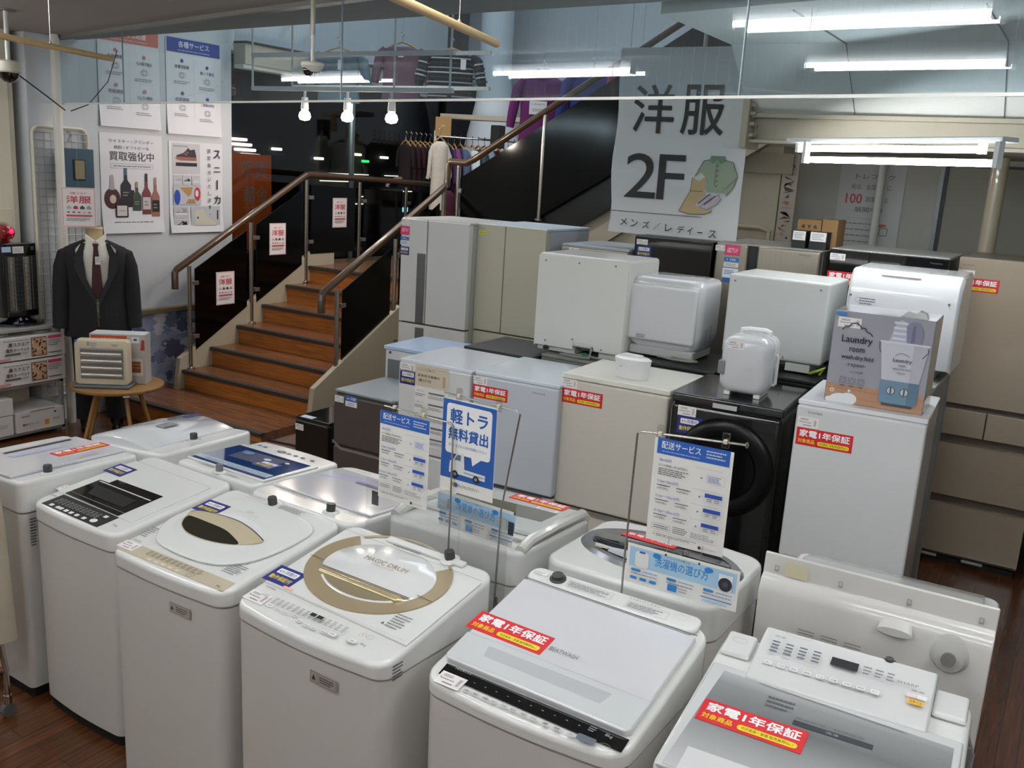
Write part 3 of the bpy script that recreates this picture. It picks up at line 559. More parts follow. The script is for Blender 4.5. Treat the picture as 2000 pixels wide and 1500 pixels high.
b = MB(); b.tube([(-.27, .1, .86), (-.29, .12, .84), (-.285, .14, .80), (-.28, .1, .78), (-.275, .08, .84)], .009, mat('#e8e8e4', .5), 8); b.tube([(-.27, .17, .87), (-.285, .17, .83), (-.28, .19, .79)], .005, mat('#c9b64a', .5), 6); b.build('cord', W.t, label='coiled power cord with a green yellow earth wire')
W = Washer('white washing machine with a dark blue see-through lid showing the drum', -2.908, 2.765, 178.3, .485, .49, .932, .019, seam=.08, r=.03)
W.patch('lid', [(-.235, -.12), (.235, -.12), (.235, .19), (-.235, .19)], 0, .008, COOLW, .003)
W.patch('lid_window', [(-.211, -.10), (.232, -.095), (.228, .178), (-.222, .176)], .007, .009, mat('#1e3f78', .06, coat=1), .001, 'dark blue lid window')
W.art('lid_marks', 0, 0, 0, [('p', [(-.12, -.07), (.15, -.06), (.13, .06), (-.09, .05)], '#0f2750'), ('p', [(-.215, .115), (.228, .12), (.228, .16), (-.215, .158)], '#a9bccb'), fine(0, .138, .4, .03, 3, '#6f86a0'), ('r', 0, .168, .44, .009, '#22356e'), ('e', -.03, -.02, .02, .014, '#d8dde6'), ('e', -.09, .02, .02, .012, '#c5b7b0'), ('e', .1, -.03, .03, .02, '#4e78ad'), ('e', -.13, -.04, .012, .01, '#e4d9c9')], z=.0092)
guarantee(W.t, W.at(-.08, .03, PI, .0096), .11); W.inlet(-.011, .222, 0, .015, mat('#6c6f72', .4))
its = [('o', .103-.055, -.175, .025, .016, .01, '#3c4250')]
for x in (.19, .154, .003, -.041, -.083, -.143): its.append(('e', x, -.175, .012, .009, '#5c6c92'))
W.art('control_panel', 0, 0, 0, its, z=.0006)
W.art('printed_marks', 0, 0, 0, [fine(-.08, .222, .08, .018, 3), fine(.1, .2, .1, .02, 3)])
W = Washer('white washing machine with pale purple lid trim behind the scooped lid one', -2.333, 2.695, 177.5, .559, .56, .952, .031, seam=.07, r=.06)
W.patch('lid', [(-.25, -.20), (.25, -.20), (.26, .165), (-.26, .165)], 0, .01, mat('#e2e1e6', .1, coat=1), .005, seg=3)
W.patch('lid_trim', [(.225, -.05), (.17, -.135), (.0, -.175), (-.17, -.15), (-.22, -.08), (-.1, -.125), (.05, -.12)], .0099, .0118, mat('#bcb9dc', .15, coat=.8), .001, 'pale purple trim')
W.art('lid_marks', 0, 0, 0, [('r', -.01, -.098, .13, .022, '#67668a'), ('l', [(.26, .168), (-.26, .168)], .0012, '#9b9b9b'), fine(.1, .2, .16, .04, 4), fine(-.21, .2, .08, .05, 5), ('t', -.02, .195, .07, .008, '洗濯機', '#666')], z=.012)
W.art('panel_marks', 0, 0, PI, [('t', -.17, .24, .03, .01, '7kg', '#888'), ('o', -.135, .245, .018, .011, .002, '#55607a')]); W.inlet(-.122, .228)
W = Washer('white washing machine with a smoky grey lid window behind the truck poster', -1.722, 2.78, 180.8, .56, .555, .981, .033, seam=.09, r=.05)
b = MB(); b.prism([(-.255, -.26), (.255, -.26), (.255, .1), (-.255, .1)], 0, .02, mat('#c9cdcb', .2, coat=.8), W.M); b.build('lid', W.t, bevel=.01, seg=3)
W.patch('lid_window', [(.23, -.13), (-.19, -.16), (-.19, -.03), (.20, .0)], .0195, .0212, mat('#4e4e46', .06, coat=1, metal=.2), .001, 'smoky grey lid window')
for sx in (-1, 1):
    b = MB(); b.tube([(sx*.262, -.25, .0), (sx*.262, -.22, .022), (sx*.262, 0, .026), (sx*.262, .18, .02), (sx*.262, .24, .0)], .02, mat('#dcdcd6', .2, coat=.5), 10, W.M); b.build('side_rail', W.t)
warranty(W.t, W.at(-.07, -.235, PI, .0205), .236)
W.art('tag', -.14, -.17, PI, [('card', 0, 0, .09, .03, '#e9e9e6'), fine(0, 0, .07, .02, 2)], z=.021)
W.art('printed_marks', 0, 0, 0, [fine(-.2, .16, .07, .04, 4, '#77797c')])
W = Washer('white washing machine with a round black glossy lid behind the flat lid one', -1.078, 2.80, 178.8, .606, .49, .97, 0.0, seam=.12, r=.07, bow=.03)
b = MB(); b.rings([[(x, y, 0) for x, y in ell(.0, -.03, .29, .17, 40)], [(x, y, .014) for x, y in ell(.0, -.03, .275, .16, 40)]], mat('#83868a', .25, metal=.6), True, True, W.M); b.build('lid_ring', W.t)
b = MB(); b.rings([[(x, y, .0135) for x, y in ell(.0, -.03, .25, .14, 40)], [(x, y, .018) for x, y in ell(.0, -.03, .235, .13, 40)]], mat('#2b2c2e', .04, coat=1, metal=.3), True, True, W.M); b.build('lid_glass', W.t, label='black glossy round lid')
W.art('lid_marks', 0, 0, 0, [('r', .03, .015, .36, .012, '#0a0a0a', -.05), ('r', .17, .07, .05, .012, '#b9ac7c')], z=.0185)
art('warranty_sticker', W.t, W.at(.07, -.1, PI, .0187), [('card', 0, 0, .2, .05, RED), ('t', 0, .008, .17, .022, '家電1年保証', '#fff', .02)])
b = MB(); b.box(-.25, .2, .242, .252, .35, .83, mat('#cfd1d0', .4)); b.build('back_panel', W.t, bevel=.004)
# -- the one whose back faces the viewer
W = Washer('white washing machine seen from behind, its tall back panel holding a metal inlet valve', -.401, 3.115, 181.4, .671, .56, .90, 0, seam=.10, r=.04, bow=0)
b = MB(); prof = [(.283, .12), (.286, .80), (.29, .955), (.275, .995), (.262, 1.004), (.255, 1.006), (.25, 1.074), (.24, 1.076), (.235, 1.0), (.2, .98), (.2, .12)]
b.rings([[(-.338, y, z) for y, z in prof], [(.338, y, z) for y, z in prof]], mat('#dad9d4', .22, coat=.5)); b.build('back_panel', W.t, bevel=.006, seg=3, label='glossy cream back panel with four clips')
b = MB(); b.rings([[(sx, y, z) for y, z in ((.20, .965), (-.12, .945), (-.24, .915), (-.27, .9), (.25, .9))] for sx in (-.29, .29)], mat('#c8cbca', .2, coat=.6)); b.build('lid', W.t, bevel=.012, seg=3)
warranty(W.t, W.M @ T(.02, .04, .058) @ R(math.atan2(.02, .32), 'X') @ R(PI), .24)
Bk = BACKF(W.d)
for x in (-.295, -.098, .1, .296): art('clip', W.t, Bk @ T(x, 1.03, -.022), [('card', 0, 0, .013, .02, '#9c9c9a'), ('r', 0, .002, .009, .012, '#c9c9c6')])
art('tape_stain', W.t, Bk @ T(-.234, 1.035, -.0215), [('r', 0, 0, .07, .045, '#e0d9b8')])
its = []
for x in (-.175, -.105, -.035):
    for z in (.862, .852, .843, .834): its.append(('r', x, z, .05, .003, '#8b8b88'))
art('vents', W.t, Bk @ T(0, 0, .0085), its)
b = MB(); Mi = T(-.231, .30, .905)
b.rings([[(-.231+.055*math.cos(a), .288, .91+.05*math.sin(a)+.02*max(0, math.sin(a))) for a in [2*PI*i/20 for i in range(20)]], [(-.231+.04*math.cos(a), .30, .905+.04*math.sin(a)) for a in [2*PI*i/20 for i in range(20)]]], mat('#c9cac6', .3)); b.cyl((-.231, .295, .905), (-.231, .335, .918), .02, mat('#77736e', .3, metal=.6), n=16); b.build('water_inlet', W.t, label='metal water inlet valve')
b = MB(); b.rings([[(-.078+.05*math.cos(a), .288+.02, .945+.012*math.sin(a)) for a in [2*PI*i/16 for i in range(16)]], [(-.078+.042*math.cos(a), .275, .975+.01*math.sin(a)) for a in [2*PI*i/16 for i in range(16)]]], mat('#d5d5d1', .3)); b.build('bath_hose_port', W.t)

# ------------------------------------------------------------------ fridges, each body > doors, top, feet, printed tags
class Fridge:
    def __init__(s, label, x, y, yaw, w, d, h, doors, dm, bm, name='refrigerator', cat='refrigerator', topm=None, dt=.055, rd=.012, top=.02, kick=.05, group=None, gapm=None):
        s.w, s.d, s.h = w, d, h; s.t = thing(name, label, cat, (x, y, 0), math.radians(yaw), group); s.F = FRONT(d)
        b = MB(); b.box(-w/2+.003, w/2-.003, -d/2+dt+.008, d/2, kick*.6, h-top, bm); b.build('body', s.t, bevel=.006, seg=2)
        b = MB(); b.box(-w/2+.01, w/2-.01, -d/2+dt*.45, -d/2+dt+.02, kick, h-top-.002, gapm or mat('#4a4845', .5)); b.build('door_seal', s.t)
        if top:
            b = MB(); b.box(-w/2, w/2, -d/2+.012, d/2-.005, h-top, h, topm or bm); b.build('top_cover', s.t, bevel=min(.006, top*.4), seg=2)
        b = MB(); b.box(-w/2+.015, w/2-.015, -d/2+dt*.7, d/2-.01, .0, kick*.62, BLACKM); b.build('base', s.t)
        for q in doors:
            x0, x1, z0, z1 = q[:4]; m_ = q[4] if len(q) > 4 and q[4] else dm; nm = q[5] if len(q) > 5 else 'door'
            b = MB(); b.box(x0, x1, -d/2, -d/2+dt, z0, z1, m_); b.build(nm, s.t, bevel=rd, seg=3)
    def art(s, name, items, x=0, z=0, label=None, rot=0): return art(name, s.t, s.F @ T(x, z, 0) @ R(rot), items, label)
    def at(s, x, z, o=0): return s.F @ T(x, z, o)
def lab(s): return s
WD = mat('#dedfdf', .25, coat=.5); WS = mat('#cfd0d0', .35)
# front fridge row
f = Fridge('low dark brown two door fridge with a silver top edge', -3.56, 4.46, 0, .465, .5, .85, [(-.232, .232, .505, .822), (-.232, .232, .06, .495)], brushed('#5d5450', .35, (300, 2, 2), .3), mat('#6a6663', .4), topm=mat('#9aa5ac', .3, metal=.2), top=.018, dt=.05)
b = MB(); b.prism([(-.232, .53), (-.2, .515), (-.16, .492), (.232, .492), (.232, .478), (-.17, .478), (-.22, .51), (-.232, .512)], 0, .004, mat('#a9a9a6', .3, metal=.6), f.F); b.build('grip_trim', f.t)
price(f.t, f.at(-.185, .795), .07, .04)
f.art('service_label', [('card', 0, 0, .09, .066, '#eef0f2'), ('r', 0, .016, .09, .034, BLUE), ('t', 0, .016, .07, .018, '6ヶ月間', '#ffffff', .01), fine(0, -.018, .06, .018, 2)], -.09, .795)
f = Fridge('white fridge with a beige buying guide sheet hanging on its door', -2.978, 4.371, .8, .486, .523, 1.147, [(-.243, .243, .62, 1.128), (-.243, .243, .05, .612)], WD, WS, topm=mat('#dde3ea', .2, coat=.5), top=.02)
price(f.t, f.at(-.18, 1.1), .1, .05); guarantee(f.t, f.at(-.175, 1.045), .112)
g = MB(); its = [('card', 0, 0, .225, .46, '#f0efeb'), ('r', 0, .17, .225, .12, '#d9cbb5'), ('t', -.04, .205, .12, .012, 'トレファクが教える', '#4f4a44'), ('t', -.02, .172, .15, .016, '単身用冷蔵庫の', '#3c3833', .01), ('t', -.045, .145, .09, .018, '選び方', '#3c3833', .01), ('r', .085, .155, .02, .06, '#b9a78f'), fine(0, .215, .2, .006, 1, '#b0a695')]
for k in range(5): its += [('t', -.07, .085-.065*k, .05, .009, 'ポイント', '#4a4a4c'), fine(-.07, .062-.065*k, .07, .02, 2, '#8a8a8c'), ('r', .04, .08-.065*k, .11, .009, '#6f7074'), fine(.04, .058-.065*k, .11, .018, 2, '#9a9a9c')]
art('guide_sheet', f.t, f.at(-.012, .9, .001), its)
f = Fridge('pale blue grey fridge with a red sticker behind the truck poster', -2.453, 4.372, 2.8, .505, .56, 1.16, [(-.2525, .2525, .56, 1.14), (-.2525, .2525, .05, .545)], mat('#c9d0d9', .22, coat=.6), mat('#9ba1ab', .35), topm=mat('#d8e2ea', .2, coat=.4))
price(f.t, f.at(-.21, 1.115), .085, .042); warranty(f.t, f.at(-.147, 1.056), .212)
f.art('brand', [('t', 0, 0, .075, .009, 'Hisense', '#4c5058', .01)], .14, 1.103)
b = MB(); b.box(-.1, .2, -.283, -.278, .548, .553, mat('#555a62', .4)); b.build('grip_line', f.t)
f = Fridge('cream white fridge with a tray shaped white gadget on its top', -1.921, 4.417, 1.6, .585, .504, 1.22, [(-.2925, .2925, .525, 1.19), (-.2925, .2925, .05, .51)], mat('#d4cfc4', .28, coat=.4), mat('#bdb9b0', .35), topm=mat('#e6e5da', .25, coat=.4), top=.028)
price(f.t, f.at(-.243, 1.172), .085, .044); warranty(f.t, f.at(-.168, 1.108), .228)
f.art('brand', [('t', 0, 0, .04, .005, 'SHARP', '#a59a88')], -.1, 1.2)
b = MB(); b.box(-.2925, .2925, -.262, -.25, .5, .515, mat('#a9a294', .3, metal=.5)); b.build('grip_line', f.t)
# black drum washer dryer
t = thing('washer_dryer', 'black drum washer dryer with a round door carrying the mini white fridge', 'washing machine', (-1.333, 4.381, 0), math.radians(3.3)); F5 = FRONT(.567)
b = MB(); b.box(-.2615, .2615, -.2835, .2835, .05, 1.2, BLACK); b.build('body', t, bevel=.03, seg=4)
b = MB(); b.box(-.2615, .2615, -.268, .2835, 1.195, 1.24, mat('#1b1c1e', .18, coat=.5)); b.build('top_cover', t, bevel=.012, seg=3)
b = MB(); b.box(-.24, .24, -.27, .27, 0, .05, RUBBER); b.build('base', t)
b = MB(); Md = F5 @ T(.02, .925, .0)
b.lathe([(.235, 0), (.23, .012), (.20, .024), (.17, .022), (.15, .014), (.0, .01)], mat('#070708', .3, spec=.3), Md, 48); b.build('door', t, sharp=50)
b = MB(); b.lathe([(.15, .018), (.1, .012), (0, .008)], mat('#040405', .12, spec=.3), Md @ T(0, 0, .004), 32); b.build('door_glass', t)
price(t, F5 @ T(-.177, 1.163, .001), .088, .048); guarantee(t, F5 @ T(-.16, 1.097, .001), .118)
art('energy_label', t, F5 @ T(0, 1.215, .012) , [('card', 0, 0, .112, .022, '#b9bab8')])
art('detergent_drawer_marks', t, F5 @ T(-.02, 1.15, .001), [('l', [(-.06, 0), (.1, 0)], .001, '#4b2020'), ('t', .06, .0, .03, .006, 'ON', '#777')])
f = Fridge('tall white fridge under the printed laundry box', -.734, 4.326, 2.7, .525, .54, 1.32, [(-.2625, .2625, .60, 1.298), (-.2625, .2625, .05, .59)], mat('#dbdcdd', .25, coat=.5), mat('#a9a6a2', .3), topm=mat('#e6e8ec', .2, coat=.4), top=.022)
price(f.t, f.at(-.208, 1.226), .088, .045); warranty(f.t, f.at(-.132, 1.161), .236); f.art('brand', [('t', 0, 0, .064, .009, 'TOSHIBA', '#3c3c42', .012)], -.183, 1.27)
# ---- second row behind, backs towards the viewer
def backunit(label, x, y, w, d, h, m, top, name='refrigerator', cat='refrigerator'):
    f = Fridge(label, x, y, 180, w, d, h, [(-w/2, w/2, .5, h-.02), (-w/2, w/2, .05, .49)], m, m, topm=top, name=name, cat=cat); return f
backunit('black fridge with a matt black top behind the white fridge with the guide sheet', -2.93, 4.93, .49, .5, 1.15, BLACK, mat('#2b2c2e', .5))
backunit('grey fridge under the leftmost dishwasher', -2.40, 5.03, .54, .56, 1.17, mat('#6d6e6a', .4), mat('#83857f', .45))
backunit('dark fridge under the rounded dishwasher', -1.86, 5.04, .5, .56, 1.225, mat('#1e1f20', .4), mat('#2a2b2c', .4))
backunit('black fridge under the square dishwasher behind the small white fridge', -1.33, 5.04, .5, .56, 1.26, mat('#161718', .4), mat('#232425', .4))
backunit('grey fridge behind the white fridge that carries the laundry box', -.78, 5.04, .5, .56, 1.33, mat('#7c7d7a', .4), mat('#8f908c', .45))
# white open box fridge back behind the brown fridge
t = thing('refrigerator', 'small white fridge seen from behind above the low brown one', 'refrigerator', (-3.63, 4.98, 0), math.radians(3))
b = MB(); b.box(-.23, .23, -.2, .25, .03, 1.02, mat('#d7d9dc', .35)); b.build('body', t, bevel=.008)
b = MB(); b.box(-.205, .225, -.206, -.2, .1, .955, mat('#6d7272', .4)); b.build('back_grille', t)
b = MB(); b.box(-.235, .235, -.215, .25, 1.02, 1.045, mat('#b7cbe6', .25)); b.build('top_cover', t, bevel=.006)
b = MB()
for x in (-.19, .14): b.cyl((x, -.2, 1.0), (x, -.207, 1.0), .009, mat('#555', .4), n=8)
b.build('screws', t)
# black mini fridge near the stairs
f = Fridge('black mini fridge at the foot of the stairs beside the brown fridge', -4.02, 4.47, 0, .285, .42, .6, [(-.14, .14, .04, .58)], mat('#17120f', .3, coat=.3), BLACK, topm=BLACK, top=.015, dt=.04)
price(f.t, f.at(-.1, .535), .07, .04)
art('top_note', f.t, T(-.06, -.17, .6), [('card', 0, 0, .1, .05, '#c9d6e2')])
# ---- tall row
PW = mat('#dbdbd8', .2, coat=.7); PB = mat('#b9b9b4', .35)
f = Fridge('tall pearl white fridge with a grey handle strip and a column of stickers', -4.065, 5.867, 1.4, .595, .65, 1.827, [(-.297, -.068, 1.062, 1.82), (-.058, .297, 1.062, 1.82), (-.297, .297, .862, 1.05), (-.297, .297, .45, .853), (-.297, .297, .06, .44)], PW, PB, topm=PB, top=.02, rd=.006)
GH = brushed('#7f8082', .3, (2, 2, 200), .7)
for q in ((-.143, -.072, 1.064, 1.578), (-.14, -.064, .866, 1.03)):
    b = MB(); b.box(q[0], q[1], -.332, -.32, q[2], q[3], GH); b.build('handle', f.t, bevel=.004)
def column(F, x, z, brand=True):
    price(F.t, F.at(x, z+.032), .07, .034)
    F.art('promo_stickers', [('card', 0, -.03, .082, .064, '#d63a6c'), ('t', 0, -.025, .06, .03, '人気ブランド', '#fff', .01), ('card', 0, -.088, .078, .026, '#2a72b8'), ('t', 0, -.088, .05, .012, '1人暮らし', '#fff'), ('card', 0, -.12, .078, .03, '#e8ebee'), fine(0, -.12, .06, .02, 2)], x, z)
column(f, -.262, 1.762); guarantee(f.t, f.at(-.262, 1.584), .085)
f = Fridge('tall champagne cream french door fridge beside the pearl white one', -3.483, 5.985, 0, .565, .65, 1.83, [(-.282, -.05, 1.065, 1.825), (-.044, .282, 1.065, 1.825), (-.282, .282, .6, 1.055), (-.282, .282, .06, .59)], mat('#c5c2ac', .18, coat=.8), mat('#b5bac0', .35), topm=mat('#c6d3de', .3), top=.02, rd=.005)
f.art('brand', [('t', 0, 0, .055, .009, 'Panasonic', '#6b6a60', .01)], -.235, 1.797); f.art('eco_sticker', [('card', 0, 0, .07, .02, '#e8dc2a'), ('t', 0, 0, .05, .011, '省エネ', '#2a2a20', .02)], -.235, 1.765)
f = Fridge('lower beige fridge with only its top edge showing behind the dishwashers', -2.85, 6.0, 0, .5, .6, 1.745, [(-.25, .25, .8, 1.725), (-.25, .25, .06, .79)], mat('#a89f92', .3, metal=.4), mat('#9a958c', .4), topm=mat('#a9afb4', .3))
price(f.t, f.at(-.15, 1.705), .075, .034)
f = Fridge('tall glossy black fridge below the hanging 2F banner', -2.315, 6.07, 0, .53, .64, 1.845, [(-.265, .265, .95, 1.84), (-.265, .265, .06, .94)], mat('#14100e', .06, coat=1), BLACK, topm=mat('#3a3a3a', .4), top=.012, rd=.004)
price(f.t, f.at(-.212, 1.803), .078, .034); guarantee(f.t, f.at(-.195, 1.742), .105)
SS = brushed('#a8a093', .32, (300, 300, 3), .85)
f = Fridge('tall stainless steel fridge with brown cardboard boxes standing on it', -1.71, 6.1, 0, .66, .62, 1.85, [(-.33, -.12, .95, 1.843), (-.06, .322, .95, 1.843), (-.33, .33, .5, .94), (-.33, .33, .06, .49)], SS, mat('#5a5853', .4), topm=mat('#8f8c86', .35), top=.014, rd=.014, gapm=mat('#1c1c1d', .3))
price(f.t, f.at(-.298, 1.81), .065, .034); f.art('promo_stickers', [('card', 0, 0, .1, .064, '#d63a6c'), ('t', 0, 0, .07, .034, '人気ブランド', '#fff', .01)], -.218, 1.803)
f.art('feature_stickers', [('card', 0, 0, .096, .026, '#2a72b8'), ('t', 0, 0, .06, .013, '1位', '#fff', .01), ('card', 0, -.033, .094, .028, '#e9ebec'), fine(0, -.033, .07, .018, 2), ('card', 0, -.085, .1, .06, '#e9ecf0'), fine(0, -.08, .08, .03, 3, '#2a62a8'), ('card', 0, -.13, .09, .03, '#2a62a8')], -.218, 1.745)
f.art('brand', [('t', 0, 0, .072, .011, 'Panasonic', '#33312e', .012), ('t', 0.01, -.016, .03, .005, 'ECONAVI', '#6b6760')], .235, 1.815)
f = Fridge('tall glossy black french door fridge with a red sticker half hidden by a dishwasher', -1.02, 6.2, 0, .66, .65, 1.87, [(-.33, -.104, .95, 1.865), (-.098, .33, .95, 1.865), (-.33, .33, .5, .94), (-.33, .33, .06, .49)], mat('#0d0d0e', .06, coat=1), BLACK, topm=mat('#c3c4c2', .35), top=.012, rd=.004)
price(f.t, f.at(-.285, 1.82), .09, .04); warranty(f.t, f.at(-.215, 1.695), .236); f.art('brand', [('t', 0, 0, .065, .01, 'Panasonic', '#5c5c5e', .01)], .265, 1.836)
BG = mat('#aa9b88', .14, coat=.9, noise=.03, nscale=30); BM = mat('#8c8072', .3, metal=.3)
f = Fridge('tall beige glass door fridge with pale drawer edges at the right', -.374, 6.43, .4, .583, .65, 1.876, [(-.2915, .2915, 1.005, 1.872), (-.2915, -.011, .812, .972), (-.005, .2915, .812, .972), (-.2915, .2915, .43, .766), (-.2915, .2915, .062, .386)], BG, BM, topm=mat('#9a9186', .4), top=.03, rd=.004, gapm=mat('#5b5048', .35), kick=.045)
GD = mat('#cfc0a0', .2, metal=.8)
for z in (.766, .386):
    b = MB(); b.box(-.2915, .2915, -.331, -.31, z, z+.005, GD); b.build('drawer_edge', f.t)
for x in (-.21, .05):
    b = MB(); b.box(x-.06, x+.06, -.33, -.31, .028, .045, mat('#a9a9a4', .4)); b.build('foot_cover', f.t, bevel=.005)
price(f.t, f.at(-.245, 1.78), .09, .04); warranty(f.t, f.at(-.18, 1.718), .236); f.art('brand', [('t', 0, 0, .062, .009, 'HITACHI', '#4b463f', .012)], -.237, 1.83)
f = Fridge('pale fridge at the very right edge, next to the beige glass door one', .26, 6.46, 0, .6, .65, 1.83, [(-.3, .3, 1.0, 1.82), (-.3, .3, .06, .99)], mat('#c9cbcd', .25), mat('#b3b3b0', .35))
# boxes on the steel fridge and the black one
CARD = mat('#8a6a42', .75, noise=.06, nscale=8)
def cbox(label, x0, x1, y0, y1, z0, z1, marks=True):
    t = thing('cardboard_box', label, 'box', ((x0+x1)/2, (y0+y1)/2, z0)); w, d, h = x1-x0, y1-y0, z1-z0
    b = MB(); b.box(-w/2, w/2, -d/2, d/2, 0, h, CARD); b.build('carton', t, bevel=.002)
    its = [('r', 0, h*.5, w*.96, .0, '#6e5435')]
    if marks:
        for k, x in enumerate((-.25, 0, .25)): its += [('p', [(x*w-.012, h-.05), (x*w+.012, h-.05), (x*w+.005, h-.03), (x*w-.005, h-.03)] if k != 1 else [(x*w, h-.055), (x*w+.012, h-.032), (x*w-.012, h-.032)], '#2f2519')]
    art('printed_marks', t, FRONT(d), its); return t
cbox('plain brown cardboard box on the steel fridge, left of the pair', -1.60, -1.455, 6.0, 6.2, 1.8505, 2.02)
cbox('plain brown cardboard box on the steel fridge, right of the pair', -1.45, -1.355, 6.0, 6.2, 1.8505, 2.03, False).location.z += 0
for k, (x, lb) in enumerate(((-1.55, 'small black box with a white label on the steel fridge, left one'), (-1.435, 'small black box with a larger white label on the steel fridge, right one'))):
    t = thing('small_box', lb, 'box', (x, 5.93, 1.8505)); w = .085+.02*k
    b = MB(); b.box(-w/2, w/2, -.05, .05, 0, .105, BLACKM); b.build('carton', t, bevel=.002)
    art('price_tag', t, FRONT(.1) @ T(0, .075, 0), [('card', 0, 0, w*.9, .055, '#e6e4e0'), fine(0, 0, w*.7, .04, 4)])

# ------------------------------------------------------------------ things standing on the fridges
DW = mat('#d9dad4', .3, coat=.3); DWB = mat('#cdced0', .2, coat=.7)
def screws(t, F, pts, r=.006):
    for x, z in pts:
        b = MB(); b.cyl((x, z, 0), (x, z, .003), r, mat('#8b8a86', .3, metal=.6), n=8, M=F); b.build('screw', t)
def cable(name, t, path, r, m, label=None):
    b = MB(); b.tube(path, r, m, 8); return b.build(name, t, label=label)
CG = mat('#8b8a84', .5)
# 1: back panel with stepped feet
t = thing('dishwasher', 'white countertop dishwasher seen from behind, leftmost of the four', 'dishwasher', (-2.46, 5.04, 1.18)); F = FRONT(.45)
b = MB(); b.box(-.3, .285, -.225, .2, .045, .575, DW); b.build('body', t, bevel=.02, seg=4)
b = MB(); b.prism([(-.298, .02), (-.298, .56), (.28, .575), (.278, .04), (.1, .04), (.1, .075), (-.035, .075), (-.035, .03), (-.29, .03)], 0, .004, DW, F); b.build('back_panel', t, bevel=.0015)
screws(t, F @ T(0, 0, .004), [(-.25, .53), (-.03, .535), (.2, .54), (-.22, .06), (-.04, .09), (.15, .055)])
for q in ((-.28, -.03, -.21, 0, .045, '#c2c3bd'), (-.03, .1, -.15, .02, .075, '#8f908b'), (.12, .27, -.2, 0, .04, '#c8c9c3')):
    b = MB(); b.box(q[0], q[1], q[2], .1, q[3], q[4], mat(q[5], .4)); b.build('foot', t, bevel=.004)
b = MB(); b.cyl((-.21, .02, 0), (-.21, .02, .02), .014, BLACKM, n=12, M=F); b.build('hose_port', t)
cable('cord', t, [(.08, -.2, .07), (.1, -.26, .04), (.11, -.29, .008), (.02, -.31, .008), (-.08, -.29, .008), (-.03, -.26, .01), (.1, -.25, .01), (.2, -.27, .01)], .006, CG)
cable('earth_wire', t, [(.02, -.24, .012), (.06, -.25, .02), (.1, -.24, .012), (.05, -.26, .01)], .008, mat('#1f6b45', .5), 'green earth wire')
# 2: rounded, seen from the front
t = thing('dishwasher', 'rounded glossy white dishwasher with a grey symbol label on its side', 'dishwasher', (-1.985, 5.06, 1.235), math.radians(1)); F = FRONT(.34)
b = MB(); rs = []
for z, i in ((.045, .03), (.07, .012), (.14, 0), (.40, 0), (.425, .004), (.438, .016), (.445, .04)): rs.append([(x, y, z) for x, y in rrect(.44-2*i, .36-2*i, .06, 6)])
b.rings(rs, DWB); b.build('body', t, sharp=50)
b = MB(); b.box(-.205, .195, -.196, -.16, .085, .40, mat('#d4d5d8', .15, coat=.9)); b.build('door', t, bevel=.018, seg=4)
b = MB(); b.box(-.19, .19, -.17, .14, .0, .05, mat('#b9bab8', .4)); b.build('base', t, bevel=.01)
art('energy_label', t, F @ T(-.115, .11, .0265), [('r', 0, 0, .06, .026, '#b7b9ba'), fine(0, 0, .05, .02, 2, '#6b6d70')])
art('side_label', t, Matrix(((0, 0, 1, .2205), (1, 0, 0, 0), (0, 1, 0, 0), (0, 0, 0, 1))) @ T(-.02, .13, 0), [fine(-.04, 0, .05, .09, 7, '#6f7274'), fine(.03, .01, .05, .1, 7, '#6f7274')])
art('foot_label', t, F @ T(.06, .035, -.018), [('r', 0, 0, .12, .03, '#b5b6b3'), fine(0, 0, .1, .026, 3, '#5c5e60')])
cable('cord', t, [(.0, -.2, .01), (.1, -.24, .012), (.2, -.235, .012), (.23, -.2, .012), (.18, -.19, .012), (.08, -.2, .02)], .006, CG)
# 3: square back
t = thing('dishwasher', 'plain square white dishwasher seen from behind, behind the small white fridge', 'dishwasher', (-1.345, 5.11, 1.27)); F = FRONT(.44)
b = MB(); b.box(-.285, .245, -.22, .2, .05, .478, mat('#cfd2d0', .3, coat=.2)); b.build('body', t, bevel=.015, seg=3)
screws(t, F, [(-.25, .44), (.2, .44), (-.02, .09), (.05, .07)])
for q in ((-.26, -.2, -.2, 0, .05, '#d9dad4'), (.06, .19, -.2, 0, .045, '#d9dad4'), (-.2, .06, -.12, .02, .05, '#8c8f90')):
    b = MB(); b.box(q[0], q[1], q[2], .1, q[3], q[4], mat(q[5], .4)); b.build('foot', t, bevel=.004)
cable('earth_wire', t, [(.2, -.24, .01), (.24, -.25, .03), (.27, -.23, .05), (.25, -.24, .01)], .008, mat('#8a9a30', .5), 'green and yellow earth wire')
# 4: sloped top back
t = thing('dishwasher', 'white dishwasher with a sloping top and a grip slot, seen behind the laundry box', 'dishwasher', (-.745, 5.12, 1.335)); F = FRONT(.44)
b = MB(); pr = [(-.15, .505), (-.20, .455), (-.218, .38), (-.22, .05), (.2, .05), (.2, .50), (.18, .51)]
rs = []
for x, k in ((-.275, .012), (-.262, 0), (.235, 0), (.248, .012)): rs.append([(x, y+(k if y < 0 else -k), z-k) for y, z in pr])
b.rings(rs, mat('#dcdee0', .2, coat=.6)); b.build('body', t, bevel=.006, seg=3)
art('top_line', t, F @ T(0, .5, -.045), [('r', -.02, 0, .48, .0, '#4a4c6a')])
b = MB(); b.box(-.13, .055, -.187, -.175, .478, .486, mat('#f2f3f4', .3)); b.build('grip_slot', t, bevel=.003)
screws(t, F, [(-.255, .37), (.2, .375)])
art('diagram_label', t, F @ T(-.2, .33, .001), [('o', -.02, .02, .012, .012, .0012, '#6f7274'), fine(.03, .01, .08, .05, 4, '#6f7274')])
